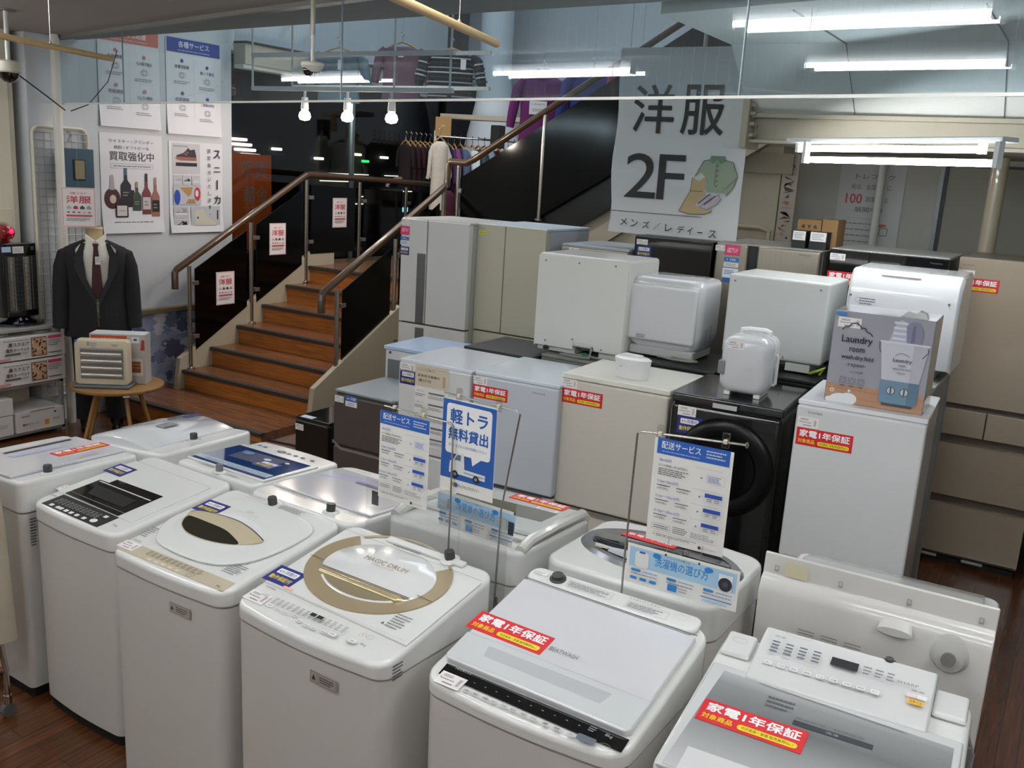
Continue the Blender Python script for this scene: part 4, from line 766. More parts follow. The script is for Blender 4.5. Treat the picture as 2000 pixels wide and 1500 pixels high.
b = MB(); b.box(-.2, .18, -.2, .15, 0, .05, mat('#8f9294', .5)); b.build('base', t, bevel=.004)
# laundry box
t = thing('washing_machine_box', 'grey printed box reading Laundry room on the tall white fridge', 'box', (-.70, 4.27, 1.3205), math.radians(2)); w, d, h = .40, .27, .395
b = MB(); b.box(-w/2, w/2, -d/2, d/2, 0, h, mat('#8f8f96', .25, coat=.6)); b.build('carton', t, bevel=.004)
F = FRONT(d); W2 = lambda x, z: (x, z)
GY = '#9b9aa3'
its = [('card', 0, h/2, w-.006, h-.006, GY), ('r', 0, .04, w-.006, .078, '#b58a6c'), ('r', 0, .06, w-.006, .004, '#a67c5f'), ('r', 0, .025, w-.006, .003, '#a9805f')]
its += [('e', -.13, .01, .05, .03, '#e9ebee'), ('e', -.10, .02, .035, .026, '#e9ebee'), ('e', -.165, .008, .03, .014, '#e9ebee'), ('o', -.17, .05, .009, .009, .004, '#e9ebee'), ('e', -.1, .055, .006, .006, '#e9ebee')]
# heap of laundry, bucket, base
its += [('p', [(.03, .29), (.05, .37), (.07, .385), (.10, .37), (.11, .29)], '#b9bacb')]
for k in range(4): its.append(('r', .067, .305+.022*k, .05, .009, '#dcdde6'))
its += [('p', [(.10, .29), (.09, .36), (.11, .382), (.14, .38), (.16, .34), (.155, .29)], '#84859c'), ('p', [(.115, .29), (.115, .36), (.125, .37), (.13, .30)], '#6d6e86')]
its += [('p', [(.0, .29), (.19, .285), (.17, .125), (.022, .125)], '#c9cad2'), ('p', [(.13, .287), (.19, .285), (.17, .125), (.13, .125)], '#b7b6bf'), ('r', .095, .288, .195, .007, '#d9dae0'), ('l', [(-.005, .285), (-.002, .255), (.004, .24)], .003, '#55565e'), ('l', [(.185, .28), (.188, .262), (.168, .235)], .004, '#55565e')]
its += [('p', [(.022, .127), (.17, .127), (.172, .04), (.165, .03), (.028, .03), (.02, .04)], '#6f8ea3'), ('p', [(.13, .127), (.17, .127), (.172, .04), (.165, .03), (.13, .03)], '#5d7a90'), ('r', .095, .024, .12, .01, '#3e4c58')]
for x in (.065, .118): its += [('e', x, .084, .018, .018, '#4a5a66'), ('e', x, .084, .0145, .0145, '#c7c9c6'), ('r', x, .084, .007, .028, '#55585a')]
its += [('l', [(-.16, .315), (-.15, .33), (-.135, .33), (-.125, .345), (-.105, .35), (-.09, .34), (-.085, .328), (-.07, .332), (-.06, .315), (-.045, .312), (-.035, .3)], .004, '#26262e'), ('t', -.095, .275, .125, .038, 'Laundry', '#1f1f27', .015), ('t', -.09, .235, .062, .018, 'room', '#1f1f27', .02), ('t', -.085, .20, .13, .024, 'wash.dry.fold', '#1f1f27', .012), ('t', -.085, .168, .08, .018, '-repeat-', '#1f1f27', .005), ('t', -.08, .14, .055, .008, 'バケツ洗濯機', '#33333c')]
for k in range(3): its += [('f', -.13+.037*k, .10, .026, .026, .0012, '#4a4a55'), ('o', -.13+.037*k, .10, .009, .009, .0012, '#4a4a55'), ('r', -.13+.037*k, .078, .02, .004, '#5c5c66')]
its += [('t', .095, .215, .075, .02, 'Laundry', '#3a3a44', .015), ('t', .095, .195, .03, .009, 'room', '#3a3a44', .01), ('t', .095, .18, .07, .011, 'wash.dry.fold', '#3a3a44'), ('t', .095, .163, .04, .008, '-repeat-', '#3a3a44'), ('l', [(.065, .235), (.075, .245), (.09, .248), (.105, .245), (.12, .235)], .002, '#55555f')]
its += [('rr', -.17, h-.012, .045, .012, '#2e86c8', .004)]
art('printed_front', t, F, its)
price(t, F @ T(-.135, h-.048, .0035), .095, .042)
b = MB(); b.prism([(-.02, .0), (.0, .02), (.03, .012), (.05, .03), (.075, .022), (.085, .0)], -.01, .05, glass('#ffffff', .3, .9, .15), T(.08, -.08, h+.001) @ R(PI/2, 'X')); b.build('plastic_wrap', t, label='crumpled clear plastic wrap')
# mini white fridge on the drum washer
t = thing('mini_refrigerator', 'small rounded white mini fridge with a grey side latch, on the black drum washer', 'mini refrigerator', (-1.30, 4.33, 1.2405), math.radians(4))
b = MB(); rs = []
for y, i in ((-.115, .03), (-.105, .012), (-.085, 0), (-.0, 0)): rs.append([(x, y, z) for x, z in rrect(.222-2*i, .265-2*i, .05, 6, 0, 0, .148)])
b.rings([list(reversed(r_)) for r_ in rs], mat('#d3d5d8', .25, coat=.5)); b.build('door', t, sharp=50)
b = MB(); rs = []
for y, i in ((.004, 0), (.1, 0), (.125, .015)): rs.append([(x, y, z) for x, z in rrect(.226-2*i, .268-2*i, .052, 6, 0, 0, .149)])
b.rings([list(reversed(r_)) for r_ in rs], mat('#e6e7e8', .25, coat=.5)); b.build('body', t, sharp=50)
b = MB(); b.tube([(-.06, .05, .275), (-.06, .05, .297), (-.03, .05, .303), (.05, .05, .303), (.07, .05, .297), (.07, .05, .275)], .012, mat('#eceeee', .3), 10); b.tube([(.113, .03, .2), (.125, .03, .19), (.125, .03, .06), (.113, .03, .05)], .007, WHITE, 8); b.build('handle', t)
b = MB(); b.box(-.117, -.085, -.121, -.06, .10, .165, mat('#8f9496', .3, metal=.5)); b.build('latch', t, bevel=.004, label='grey latch')
for x in (-.07, .07):
    b = MB(); b.box(x-.015, x+.015, -.09, .09, 0, .02, WHITE); b.build('foot', t, bevel=.003)
price(t, FRONT(.232) @ T(-.045, .245, .0), .08, .038); art('brand', t, FRONT(.232) @ T(.02, .14, 0), [('t', 0, 0, .05, .006, 'my little fridge', '#a5a7aa'), ('t', 0, -.01, .03, .005, 'cool & warm', '#a5a7aa')])
# white oval gadget on the cream fridge
t = thing('ultrasonic_cleaner', 'small oval white gadget with a flat lid on the cream fridge', 'appliance', (-1.895, 4.33, 1.2205), math.radians(-8))
b = MB(); b.rings([[(a*1.0*s, c*s, z) for a, c in ell(0, 0, .098, .062, 32)] for z, s in ((0, .9), (.006, .93), (.06, 1.0), (.088, 1.03), (.094, 1.02))], mat('#e4e4e4', .3, coat=.4)); b.build('bowl', t)
b = MB(); b.rings([[(a*s, c*s, z) for a, c in ell(0, 0, .098, .062, 32)] for z, s in ((.094, 1.05), (.098, 1.05), (.106, .9), (.108, .6))], mat('#e9e9e8', .25, coat=.4)); b.box(-.06, .04, -.02, .03, .106, .116, mat('#e6e6e6', .3)); b.build('lid', t, sharp=40)
art('brand', t, FRONT(.125) @ T(-.03, .062, .001), [('t', 0, 0, .02, .006, 'iwatani', '#77787a')])
art('lid_marks', t, T(0, -.035, .109), [('e', -.03, 0, .004, .003, '#c9b9a0'), ('e', .02, 0, .004, .003, '#999'), ('p', [(-.045, .02), (-.01, .02), (-.015, .05), (-.05, .05)], '#b9bfd0')])
# ------------------------------------------------------------------ printed sheets on wire stands between the two washer rows
WIRE = mat('#a9a6a0', .25, metal=.9); CLEAR = glass('#ffffff', .08, .95); CLIPM = mat('#d8d0b8', .4)
def stand(label, path, clips, r=.0032):
    t = thing('sign_stand', label, 'sign stand', path[0]); o = Vector(path[0]); b = MB(); b.tube([Vector(p)-o for p in path], r, WIRE, 8); b.build('wire', t)
    for p in clips:
        b = MB(); b.box(-.010, .010, -.006, .006, -.02, .022, glass('#ffffff', .1, .9)); b.box(-.006, .006, -.008, .004, -.008, .004, CLIPM); b.build('clip', t, loc=tuple(Vector(p)-o), bevel=.002)
    return t
zt = 1.0
stand('thin wire stand holding the white and blue delivery price sheet, left one', [(-1.645, 2.395, .30), (-1.645, 2.395, 1.16), (-1.648, 2.395, 1.405), (-1.66, 2.395, 1.412), (-1.93, 2.395, 1.42)], [(-1.885, 2.395, 1.425), (-1.765, 2.395, 1.42)])
stand('thin wire stand holding the blue truck poster', [(-1.475, 2.41, .30), (-1.46, 2.41, 1.16), (-1.412, 2.41, 1.485), (-1.425, 2.41, 1.493), (-1.70, 2.41, 1.503)], [(-1.64, 2.41, 1.505), (-1.49, 2.41, 1.498)])
t = stand('silver wire stand holding the delivery price sheet over the washer guide, right one', [(-1.025, 2.42, .30), (-1.03, 2.42, 1.12), (-1.025, 2.42, 1.50), (-1.01, 2.42, 1.508), (-.71, 2.42, 1.53)], [(-.955, 2.42, 1.515), (-.765, 2.42, 1.53)], .0034)
b = MB(); b.lathe([(.006, 0), (.009, .004), (.004, .008)], WIRE, T(.315, 0, 1.23) @ R(PI/2, 'Y')); b.build('rail_end', t)
def sheet(name, label, loc, rot, items, w, h, thick=.0015):
    t = thing(name, label, 'sign', loc, rot); b = MB(); b.box(-w/2, w/2, 0, thick, -h/2, h/2, PAPER); b.build('sheet', t)
    art('printed_front', t, Matrix(((1, 0, 0, 0), (0, 0, -1, 0), (0, 1, 0, 0), (0, 0, 0, 1))), items, base=.0003); return t
def delivery():
    its = [('r', 0, .131, .21, .046, BLUE), ('t', -.035, .136, .115, .022, '配送サービス', '#f2f4f8', .012), fine(-.035, .117, .11, .005, 1, '#b9c8e4'), fine(.068, .133, .06, .026, 3, '#c9d5ea')]
    y = .092
    for k, s in enumerate(('3km以内', '3.1km～5km以内', '5.1km～10km以内', '10.1km～20km以内')):
        wd = (.035, .062, .07, .076)[k]
        its += [('t', -.095+wd/2, y, wd, .010, s, '#3a4aa8', .012), ('r', .05, y-.001, .08, .0006, '#9aa0b0')]
        if k == 0:
            its += [('t', -.053, y-.016, .085, .008, '全ての対象商品 一律 3,000円(税込)', '#3c3c44'), fine(-.045, y-.034, .1, .022, 4, '#6a6a72'), ('f', .072, y-.028, .052, .026, .0006, '#a9b4d0'), fine(.072, y-.028, .045, .02, 4, '#7d8cc0'), ('p', [(.03, y-.026), (.036, y-.029), (.03, y-.032)], BLUE)]; y -= .062
        else:
            its += [fine(-.075, y-.012, .04, .006, 1, '#3c3c44'), ('t', -.077, y-.021, .034, .008, ('3,500円(税込)', '4,500円(税込)', '5,500円(税込)')[k-1], '#3c3c44'), ('t', -.018, y-.021, .034, .008, ('4,500円(税込)', '5,500円(税込)', '6,500円(税込)')[k-1], '#3c3c44'), fine(-.016, y-.012, .04, .006, 1, '#3c3c44'), ('p', [(.03, y-.018), (.036, y-.021), (.03, y-.024)], BLUE), ('r', .072, y-.013, .05, .011, '#2f4fa8'), ('f', .072, y-.02, .05, .026, .0006, '#b9bdc8'), fine(.062, y-.026, .016, .01, 2, '#6a6a72'), fine(.084, y-.026, .016, .01, 2, '#6a6a72')]; y -= .043
    its += [('f', -.068, y-.004, .055, .018, .0008, '#8a8a90'), fine(-.068, y-.004, .045, .012, 2, '#5a5a60'), fine(-.01, y-.004, .045, .022, 4, '#6a6a70'), fine(.055, y-.006, .07, .018, 4, '#8a8a90'), ('r', 0, y-.02, .18, .0006, '#9a9aa0'), ('p', [(-.09, y-.029), (-.084, y-.029), (-.087, y-.023)], '#c9a030'), fine(-.02, y-.028, .12, .008, 2, '#7a7a80'), ('e', .05, y-.037, .005, .005, '#3c3c44'), ('t', .077, y-.037, .042, .006, 'トレファクスタイル', '#2c2c34', .01)]
    return its
sheet('delivery_sheet', 'white delivery price sheet with a blue heading beside the truck poster', (-1.84, 2.39, 1.25), (0, 0, math.radians(-2)), delivery(), .212, .305)
sheet('delivery_sheet', 'white delivery price sheet with a blue heading in front of the black drum washer', (-.852, 2.415, 1.35), (0, 0, math.radians(2)), delivery(), .228, .305)
TB = '#2458a8'
its = [('r', 0, .02, .212, .262, TB), ('rr', 0, .057, .18, .165, '#f3f4f4', .012), ('p', [(.015, -.02), (.062, -.02), (.022, -.052)], '#f3f4f4'), ('t', 0, .10, .15, .05, '軽トラ', TB, .03), ('t', 0, .042, .16, .043, '無料貸出', TB, .03), ('t', 0, .003, .15, .010, '詳しくはスタッフまでお尋ねください!', TB),
    ('p', [(-.07, -.075), (-.068, -.052), (-.055, -.045), (-.04, -.02), (-.012, -.02), (-.008, -.07), (.075, -.072), (.075, -.092), (-.07, -.09)], '#dfe3e6'), ('p', [(-.05, -.045), (-.038, -.026), (-.024, -.026), (-.024, -.045)], '#5a6c80'), ('p', [(-.01, -.078), (.072, -.08), (.072, -.084), (-.01, -.082)], '#9aa2aa'), ('e', -.045, -.092, .012, .012, '#1c1d20'), ('e', -.045, -.092, .006, .006, '#8a8d90'), ('e', .04, -.092, .012, .012, '#1c1d20'), ('e', .04, -.092, .006, .006, '#8a8d90'),
    ('e', -.045, -.128, .008, .009, '#caa63a'), ('e', -.038, -.128, .007, .008, TB), ('t', .015, -.128, .085, .012, 'トレジャーファクトリー', '#26262c', .012)]
sheet('truck_poster', 'blue sheet offering a free small truck loan with a white truck drawing', (-1.595, 2.405, 1.335), (0, 0, math.radians(-3)), its, .214, .31)
LB = '#a9cde6'; SB = '#2a82cc'
def guide(title, fr):
    its = [('r', 0, .022, .32, .058, LB), ('t', .0, .0235, .16, .03, title, SB, .008), ('t', -.005, .046, .085, .009, '＼トレファクが教える！／', '#3a5a7a'), ('e', -.075, .041, .013, .008, SB), ('e', .08, .041, .013, .008, SB)]
    if fr: its += [('r', -.135, .022, .014, .03, '#c9c6c0'), ('r', -.11, .02, .016, .036, '#8f979e'), ('r', .115, .012, .02, .036, '#d9d9d6'), ('r', .145, .004, .022, .045, '#2b3038')]
    else: its += [('rr', -.12, .018, .042, .05, '#e6e6e4', .01), ('r', -.12, .04, .018, .006, '#3a6ab0'), ('r', .13, .018, .04, .046, '#e9eef2'), ('e', .13, .012, .02, .02, '#2a2e38'), ('e', .13, .012, .008, .008, '#4a505c')]
    for k, x in enumerate((-.11, 0, .11)):
        its += [('rr', x-.025, -.017, .03, .008, SB), fine(x+.02, -.017, .045, .006, 1, '#4a9ad8'), fine(x, -.027, .08, .005, 1, '#77797c')]
    for x in (-.14, -.11, -.08): its.append(('rr', x, -.04, .022, .009, SB))
    its += [('r', -.02, -.04, .028, .02, SB), fine(.015, -.04, .03, .016, 2, '#a0a4a8'), ('r', .11, -.038, .09, .003, SB), fine(.11, -.048, .08, .008, 2, '#7ab4e0')]
    return its
t = sheet('guide_card', 'pale blue washing machine guide card hanging under the right delivery sheet', (-.845, 2.40, 1.117), (0, 0, math.radians(1)), guide('洗濯機の選び方', False), .335, .12)
b = MB()
for x in (-.05, .05): b.cyl((x, 0, .055), (x, .015, .10), .0008, WIRE, n=5)
for x in (-.05, .05): b.ball((x, -.001, .052), .003, BLACKM)
b.build('hang_strings', t)
t = sheet('guide_card', 'pale blue guide card about choosing a fridge, inside the clear acrylic holder', (-1.57, 2.432, 1.10), (0, 0, math.radians(-4)), guide('冷蔵庫の選び方', True), .30, .12)
t = thing('acrylic_holder', 'clear acrylic sign holder standing behind the gold ringed washing machine', 'sign holder', (-1.74, 2.43, 0), math.radians(-3))
b = MB(); b.box(-.30, .31, -.004, -.001, .86, 1.135, CLEAR); b.build('panel', t)
b = MB(); b.box(-.27, -.24, -.006, -.004, 1.04, 1.09, glass('#9a9a9a', .05, .7)); b.build('magnet', t)
b = MB(); b.tube([(-.28, .0, .86), (-.28, 0, .4), (.28, 0, .4), (.28, 0, .86)], .004, WIRE, 8); b.build('foot_wire', t)
# ------------------------------------------------------------------ objects low on the floor by the stairs
t = thing('heated_mat', 'folded brownish pink mat with a black cord on the floor', 'mat', (-5.12, 5.0, 0), math.radians(30))
b = MB(); b.box(-.3, .3, -.22, .22, 0, .10, mat('#7a5f55', .9, noise=.1, nscale=40)); b.build('mat', t, bevel=.03, seg=3)
cable('cord', t, [(.0, -.1, .112), (.1, -.14, .11), (.25, -.2, .11), (.4, -.3, .1)], .008, BLACKM)

# ------------------------------------------------------------------ left side: rack, heater, suit dummy, round table
RK = mat('#b5b6b2', .35, metal=.5)
t = thing('storage_rack', 'grey metal shelf rack against the left wall', 'rack', (-6.68, 4.31, 0), 0)
for y in (-1.2, 0):
    for x in (-.015, -.5):
        b = MB(); b.box(x-.015, x+.015, y-.03, y, 0, .86, RK); b.build('post', t, bevel=.002)
for z, nm in ((.025, 'shelf'), (.395, 'shelf'), (.82, 'shelf')):
    b = MB(); b.box(-.515, 0, -1.23, 0, z, z+.025, RK); b.build(nm, t, bevel=.002)
def vbox(name, label, y0, y1, z0, z1, depth, x=-6.66, its=None, m='#d8d4cf', cat='box', group=None):
    t = thing(name, label, cat, (x, (y0+y1)/2, z0), PI/2, group); w, h = y1-y0, z1-z0
    b = MB(); b.box(-w/2, w/2, 0, depth, 0, h, mat(m, .5)); b.build('carton', t, bevel=.003)
    if its: art('printed_front', t, FRONT(0) @ T(0, h/2, 0), its, base=.0005)
    return t
def carpet():
    rnd = random.Random(5); its = [('r', .06, 0, .125, .145, '#7a5a44'), ('r', .06, 0, .11, .13, '#c8a283')]
    for k in range(26): its.append(('e', .005+rnd.random()*.11, -.06+rnd.random()*.12, .007, .007, rnd.choice(['#4a2c1c', '#3a2018', '#e6cbb4', '#6a4028'])))
    its += [('r', .185, .065, .11, .022, '#c8405c'), fine(.185, .02, .11, .05, 3, '#8a868a'), fine(.185, -.055, .11, .018, 1, '#4a464a'), ('t', -.10, .035, .16, .028, '畳スクエア', '#2a2526', .02), ('t', -.11, -.005, .18, .03, '電気カーペット', '#2a2526', .02), ('r', -.15, -.035, .12, .014, '#5a5654'), fine(-.05, -.035, .06, .02, 2, '#8a868a'), fine(-.12, .065, .2, .01, 1, '#6a666a'), ('r', -.22, -.068, .1, .012, '#d88a8a')]
    return its
g = 'electric carpet boxes on the rack'
vbox('carpet_box', 'white electric carpet box with a speckled rug picture, on top of a matching box', 3.78, 4.325, .612, .785, .45, its=carpet(), group=g)
vbox('carpet_box', 'white electric carpet box with a speckled rug picture, under a matching box', 3.77, 4.32, .421, .60, .45, its=carpet(), group=g)
vbox('heater_box', 'low white heater box with an orange square on the bottom shelf', 3.90, 4.29, .051, .205, .4, its=[('t', -.12, .045, .07, .014, 'TEKNOS', '#3a3a3c', .02), ('t', -.08, -.02, .13, .022, '電気ストーブ', '#3a3a3c', .01), ('r', .05, -.025, .035, .04, '#d8932e'), ('e', .12, .045, .012, .008, '#3a5a88'), fine(.13, -.01, .06, .02, 2, '#8a8a8a'), ('r', .02, .076, .2, .006, '#a8383a')])
vbox('white_box', 'plain white box at the left end of the bottom shelf, stacked on another', 3.5, 3.885, .205, .33, .4)
vbox('white_box', 'plain white box at the left end of the bottom shelf, under another', 3.5, 3.88, .051, .20, .4, its=[('e', -.02, .05, .012, .008, '#3a5a88'), fine(.1, 0, .1, .03, 2, '#9a9a9a')])
for k in range(3):
    c = ['#c9c4bc', '#8a8078', '#b9b4b0'][k]
    t = thing('plastic_bag', ['crumpled pale bag lying on the upper carpet box, left one', 'crumpled dull brown bag lying on the upper carpet box, middle one', 'crumpled grey bag lying on the upper carpet box, right one'][k], 'bag', (-6.83, 3.86+.17*k, .7865))
    rnd = random.Random(k); b = MB(); b.rings([[(.09*s*math.cos(a)*(1+.2*rnd.random()), .09*s*math.sin(a)*(1+.25*rnd.random()), z) for a in [2*PI*i/14 for i in range(14)]] for z, s in ((0, 1), (.012, 1.05), (.022, .7), (.028, .3))], mat(c, .4)); b.build('bag', t)
# halogen heater on the rack
t = thing('heater', 'tall black far infrared heater with two shiny reflector tubes on the rack top', 'heater', (-6.86, 4.09, .8465), PI/2)
b = MB(); b.rings([[(x*(1-.08*(1-abs(z-.3)/.3)*0), y, z) for x, y in rrect(.29, .1, .03, 4)] for z in (.06, .12, .58, .615)], BLACK); b.build('body', t, bevel=.008, seg=3)
b = MB(); b.rings([[(x*s, y*s, z) for x, y in ell(0, 0, .2, .13, 28)] for z, s in ((0, 1), (.02, 1), (.035, .5), (.065, .3))], mat('#0a0c14', .1, coat=1)); b.build('base', t)
b = MB(); b.box(-.118, .118, -.056, -.05, .11, .52, mat('#2a2a2a', .3)); b.build('grille_frame', t)
b = MB()
for sx in (-1, 1):
    rs = []
    for z in (.115, .515): rs.append([(sx*.058+.05*math.cos(PI*i/10), -.058-.0+(-.016*math.cos(PI*(i/10-.5)*2)), z) for i in range(11)])
    b.rings(rs, brushed('#9b9a95', .12, (200, 2, 3), .9, .5), False, False, closed=False)
b.build('reflector', t, label='shiny vertical reflectors')
b = MB()
for k in range(12): b.box(-.115, .115, -.078, -.076, .13+.033*k, .1315+.033*k, mat('#555', .3, metal=.8))
b.build('wire_guard', t)
art('labels', t, FRONT(.1) @ T(0, .57, .001), [('card', -.1, .0, .07, .04, '#a9c8e0'), ('card', -.01, -.005, .085, .05, '#e2dede'), fine(-.01, -.005, .07, .036, 4), ('r', .1, .005, .025, .03, '#444')])
# red lamp box on the wall pillar
t = thing('emergency_lamp', 'round red fire alarm lamp glowing on the beige pillar', 'alarm lamp', (-6.985, 4.07, 1.53))
b = MB(); b.lathe([(.075, 0), (.075, .01), (.068, .02)], mat('#8a8478', .4), R(PI/2, 'Y'), 24); b.build('base', t)
b = MB(); b.lathe([(.062, .02), (.062, .05), (.05, .085), (.02, .102)], mat('#8f0a16', .12, coat=1), R(PI/2, 'Y'), 24); b.build('lamp_dome', t)
b = MB(); b.ball((.096, .012, .01), .018, mat('#ff1038', .3, emit=4)); b.build('bulb', t, label='glowing red bulb')
t = thing('alarm_box', 'beige alarm panel on the pillar with a red button below the red lamp', 'alarm box', (-6.985, 4.03, .0))
b = MB(); b.box(-.02, .0, -.2, .13, 1.1, 1.70, mat('#cbc3ad', .5)); b.build('panel', t, bevel=.003)
b = MB(); b.lathe([(.06, 0), (.055, .02)], mat('#a02020', .3), T(0, .05, 1.42) @ R(PI/2, 'Y'), 20); b.build('button', t)
# wire display grid in its rounded recess
t = thing('display_grid', 'white wire display grid with a rounded frame on the left wall', 'grid panel', (-6.93, 4.54, 0), PI/2)
b = MB(); p = rrect(.46, 2.1, .06, 5, 0, 0, 1.27, 2); GRD = mat('#d9d3bd', .5)
b.tube([(x, 0, z) for x, z in p]+[(p[0][0], 0, p[0][1])], .012, GRD, 6); b.build('frame', t)
b = MB()
for k in range(8): b.cyl((-.2+.058*k, -.01, .3), (-.2+.058*k, -.01, 2.28), .003, mat('#9c9c96', .4, metal=.5), n=5)
for k in range(34): b.cyl((-.225, -.013, .3+.06*k), (.225, -.013, .3+.06*k), .003, mat('#9c9c96', .4, metal=.5), n=5)
b.build('wire_mesh', t)
t = thing('wall_cabinet', 'dark teal metal wall box with a small window on the wire grid', 'cabinet', (-6.90, 4.625, 1.86), PI/2)
TE = mat('#23485a', .5)
b = MB(); b.box(-.13, .13, -.07, .01, 0, .31, TE); b.build('box', t, bevel=.004)
b = MB(); b.box(-.05, .05, -.076, -.07, .07, .23, BLACKM); b.build('window_frame', t, bevel=.002)
b = MB(); b.box(-.04, .04, -.079, -.076, .08, .22, mat('#857a5e', .3)); b.build('window_pane', t)
art('handwritten_mark', thing('wall_number', 'grey number written above the teal box', 'wall marking', (-6.945, 4.63, 2.2), PI/2), FRONT(0) @ T(0, .04, .0), [('t', 0, .02, .04, .08, '2', '#8a8a86')])
# white pipe
b = MB(); b.cyl((0, 0, 0), (0, 0, 2.99), .034, mat('#d9d6cc', .5), n=16); tag(b.build('pipe', loc=(-6.84, 4.47, 0)), 'white vertical pipe running up the left wall before the wire grid', 'pipe')
# suit dummy
t = thing('suit_mannequin', 'headless dress form in a dark suit with a white shirt and a dark red tie', 'mannequin', (-6.53, 4.53, 0), math.radians(56))
SUIT = mat('#16171b', .85, noise=.12, nscale=60, bump=.1, bscale=300); SUITD = mat('#0e0f12', .9)
def ering(cx, cy, z, rx, ry, n=28, p=1.0): return [(cx+rx*math.cos(2*PI*i/n), cy+ry*math.sin(2*PI*i/n)*(1 if math.sin(2*PI*i/n) > 0 else p), z) for i in range(n)]
b = MB(); b.rings([ering(0, 0, z, rx, ry) for z, rx, ry in ((.84, .20, .13), (1.0, .175, .12), (1.15, .17, .115), (1.3, .19, .12), (1.42, .19, .115), (1.47, .13, .09), (1.5, .06, .06), (1.56, .055, .055), (1.585, .062, .062), (1.60, .05, .05))], mat('#cbb48c', .6)); b.build('torso', t)
b = MB(); b.lathe([(.048, 1.601), (.03, 1.602), (.0, 1.60)], mat('#7a5632', .5)); b.build('neck_cap', t, label='brown wooden neck cap')
b = MB(); b.rings([ering(0, 0, z, rx, ry) for z, rx, ry in ((.95, .182, .128), (1.1, .178, .124), (1.3, .198, .128), (1.42, .196, .122), (1.465, .14, .1), (1.49, .075, .075))], mat('#d5d2c6', .7)); b.build('shirt', t)
b = MB()
for sx in (-1, 1): b.rings([[(sx*.005, -.085, 1.50), (sx*.065, -.05, 1.545), (sx*.075, .0, 1.55), (sx*.07, .0, 1.50), (sx*.055, -.075, 1.455)], [(sx*.006, -.092, 1.495), (sx*.068, -.06, 1.54), (sx*.08, .0, 1.545), (sx*.078, .0, 1.495), (sx*.06, -.09, 1.45)]], mat('#dedbd0', .7))
b.build('collar', t)
TIE = mat('#3c1016', .6, noise=.2, nscale=50)
b = MB(); b.prism([(-.022, 1.478), (.022, 1.478), (.014, 1.445), (-.014, 1.445)], 0, .02, TIE, Matrix(((1, 0, 0, 0), (0, 0, -1, -.1), (0, 1, 0, 0), (0, 0, 0, 1))))
b.rings([[(-.014, -.122, 1.455), (.014, -.122, 1.455), (.012, -.108, 1.455), (-.012, -.108, 1.455)], [(-.03, -.142, 1.3), (.03, -.142, 1.3), (.026, -.13, 1.3), (-.026, -.13, 1.3)], [(-.04, -.139, 1.13), (.04, -.139, 1.13), (.036, -.128, 1.13), (-.036, -.128, 1.13)], [(-.036, -.14, 1.06), (.036, -.14, 1.06), (.03, -.13, 1.06), (-.03, -.13, 1.06)]], TIE); b.build('tie', t, label='dark red tie')
def jack(z, rx, ry, gap): # open front ring as a strip from right lapel edge round the back to the left one
    n = 34; a0 = -PI/2+gap; a1 = 3*PI/2-gap
    return [(rx*math.cos(a0+(a1-a0)*i/n), ry*math.sin(a0+(a1-a0)*i/n), z) for i in range(n+1)]
b = MB(); rs = [jack(z, rx, ry, g_) for z, rx, ry, g_ in ((.76, .245, .165, .02), (.84, .24, .162, .02), (.95, .225, .158, .03), (1.02, .215, .152, .04), (1.1, .212, .15, .22), (1.2, .218, .15, .42), (1.32, .232, .15, .60), (1.40, .236, .138, .70), (1.44, .215, .12, .78), (1.47, .15, .10, .85), (1.50, .085, .085, .95))]
b.rings(rs, SUIT, False, False, closed=False); rs2 = [[(x*.96, y*.96, z) for x, y, z in r_] for r_ in rs]; b.rings([list(reversed(r_)) for r_ in rs2], SUITD, False, False, closed=False); b.build('jacket', t, sharp=60, label='dark suit jacket')
b = MB()
for sx in (-1, 1):
    b.rings([[(sx*.016, -.158, 1.02), (sx*.095, -.150, 1.18), (sx*.152, -.132, 1.30), (sx*.135, -.132, 1.345), (sx*.155, -.118, 1.36), (sx*.095, -.085, 1.48), (sx*.07, -.085, 1.48), (sx*.092, -.122, 1.38), (sx*.075, -.145, 1.22), (sx*.004, -.156, 1.05)], [(sx*.016, -.165, 1.02), (sx*.1, -.158, 1.18), (sx*.156, -.14, 1.30), (sx*.14, -.14, 1.345), (sx*.16, -.126, 1.36), (sx*.1, -.096, 1.48), (sx*.076, -.096, 1.48), (sx*.097, -.132, 1.38), (sx*.08, -.155, 1.22), (sx*.004, -.163, 1.05)]], mat('#1c1d21', .8))
b.build('lapels', t)
b = MB(); b.ball((.012, -.166, 1.01), .010, BLACKM); b.ball((.012, -.166, .92), .010, BLACKM); b.build('buttons', t)
for sx in (-1, 1):
    b = MB(); path = [(sx*.17, 0, 1.425), (sx*.208, 0, 1.39), (sx*.23, 0, 1.29), (sx*.246, -.01, 1.14), (sx*.256, -.03, .98), (sx*.262, -.045, .86), (sx*.264, -.05, .82)]
    b.tube(path, [.03, .06, .07, .066, .06, .056, .056], SUIT, 16); b.build('sleeve', t)
art('price_tag', t, FRONT(.31) @ T(.012, 1.355, .0), [('card', 0, 0, .038, .06, '#e4e2dc'), fine(0, .005, .028, .04, 4)])
b = MB(); PANT = mat('#0b0b0d', .9)
b.rings([ering(0, 0, z, rx, ry) for z, rx, ry in ((.66, .19, .13), (.78, .2, .135), (.9, .185, .125), (.95, .18, .12))], PANT)
for sx in (-1, 1): b.tube([(sx*.095, 0, .72), (sx*.10, 0, .5), (sx*.105, 0, .25), (sx*.11, 0, .09)], [.10, .088, .078, .075], PANT, 16)
b.build('trousers', t, label='black trousers')
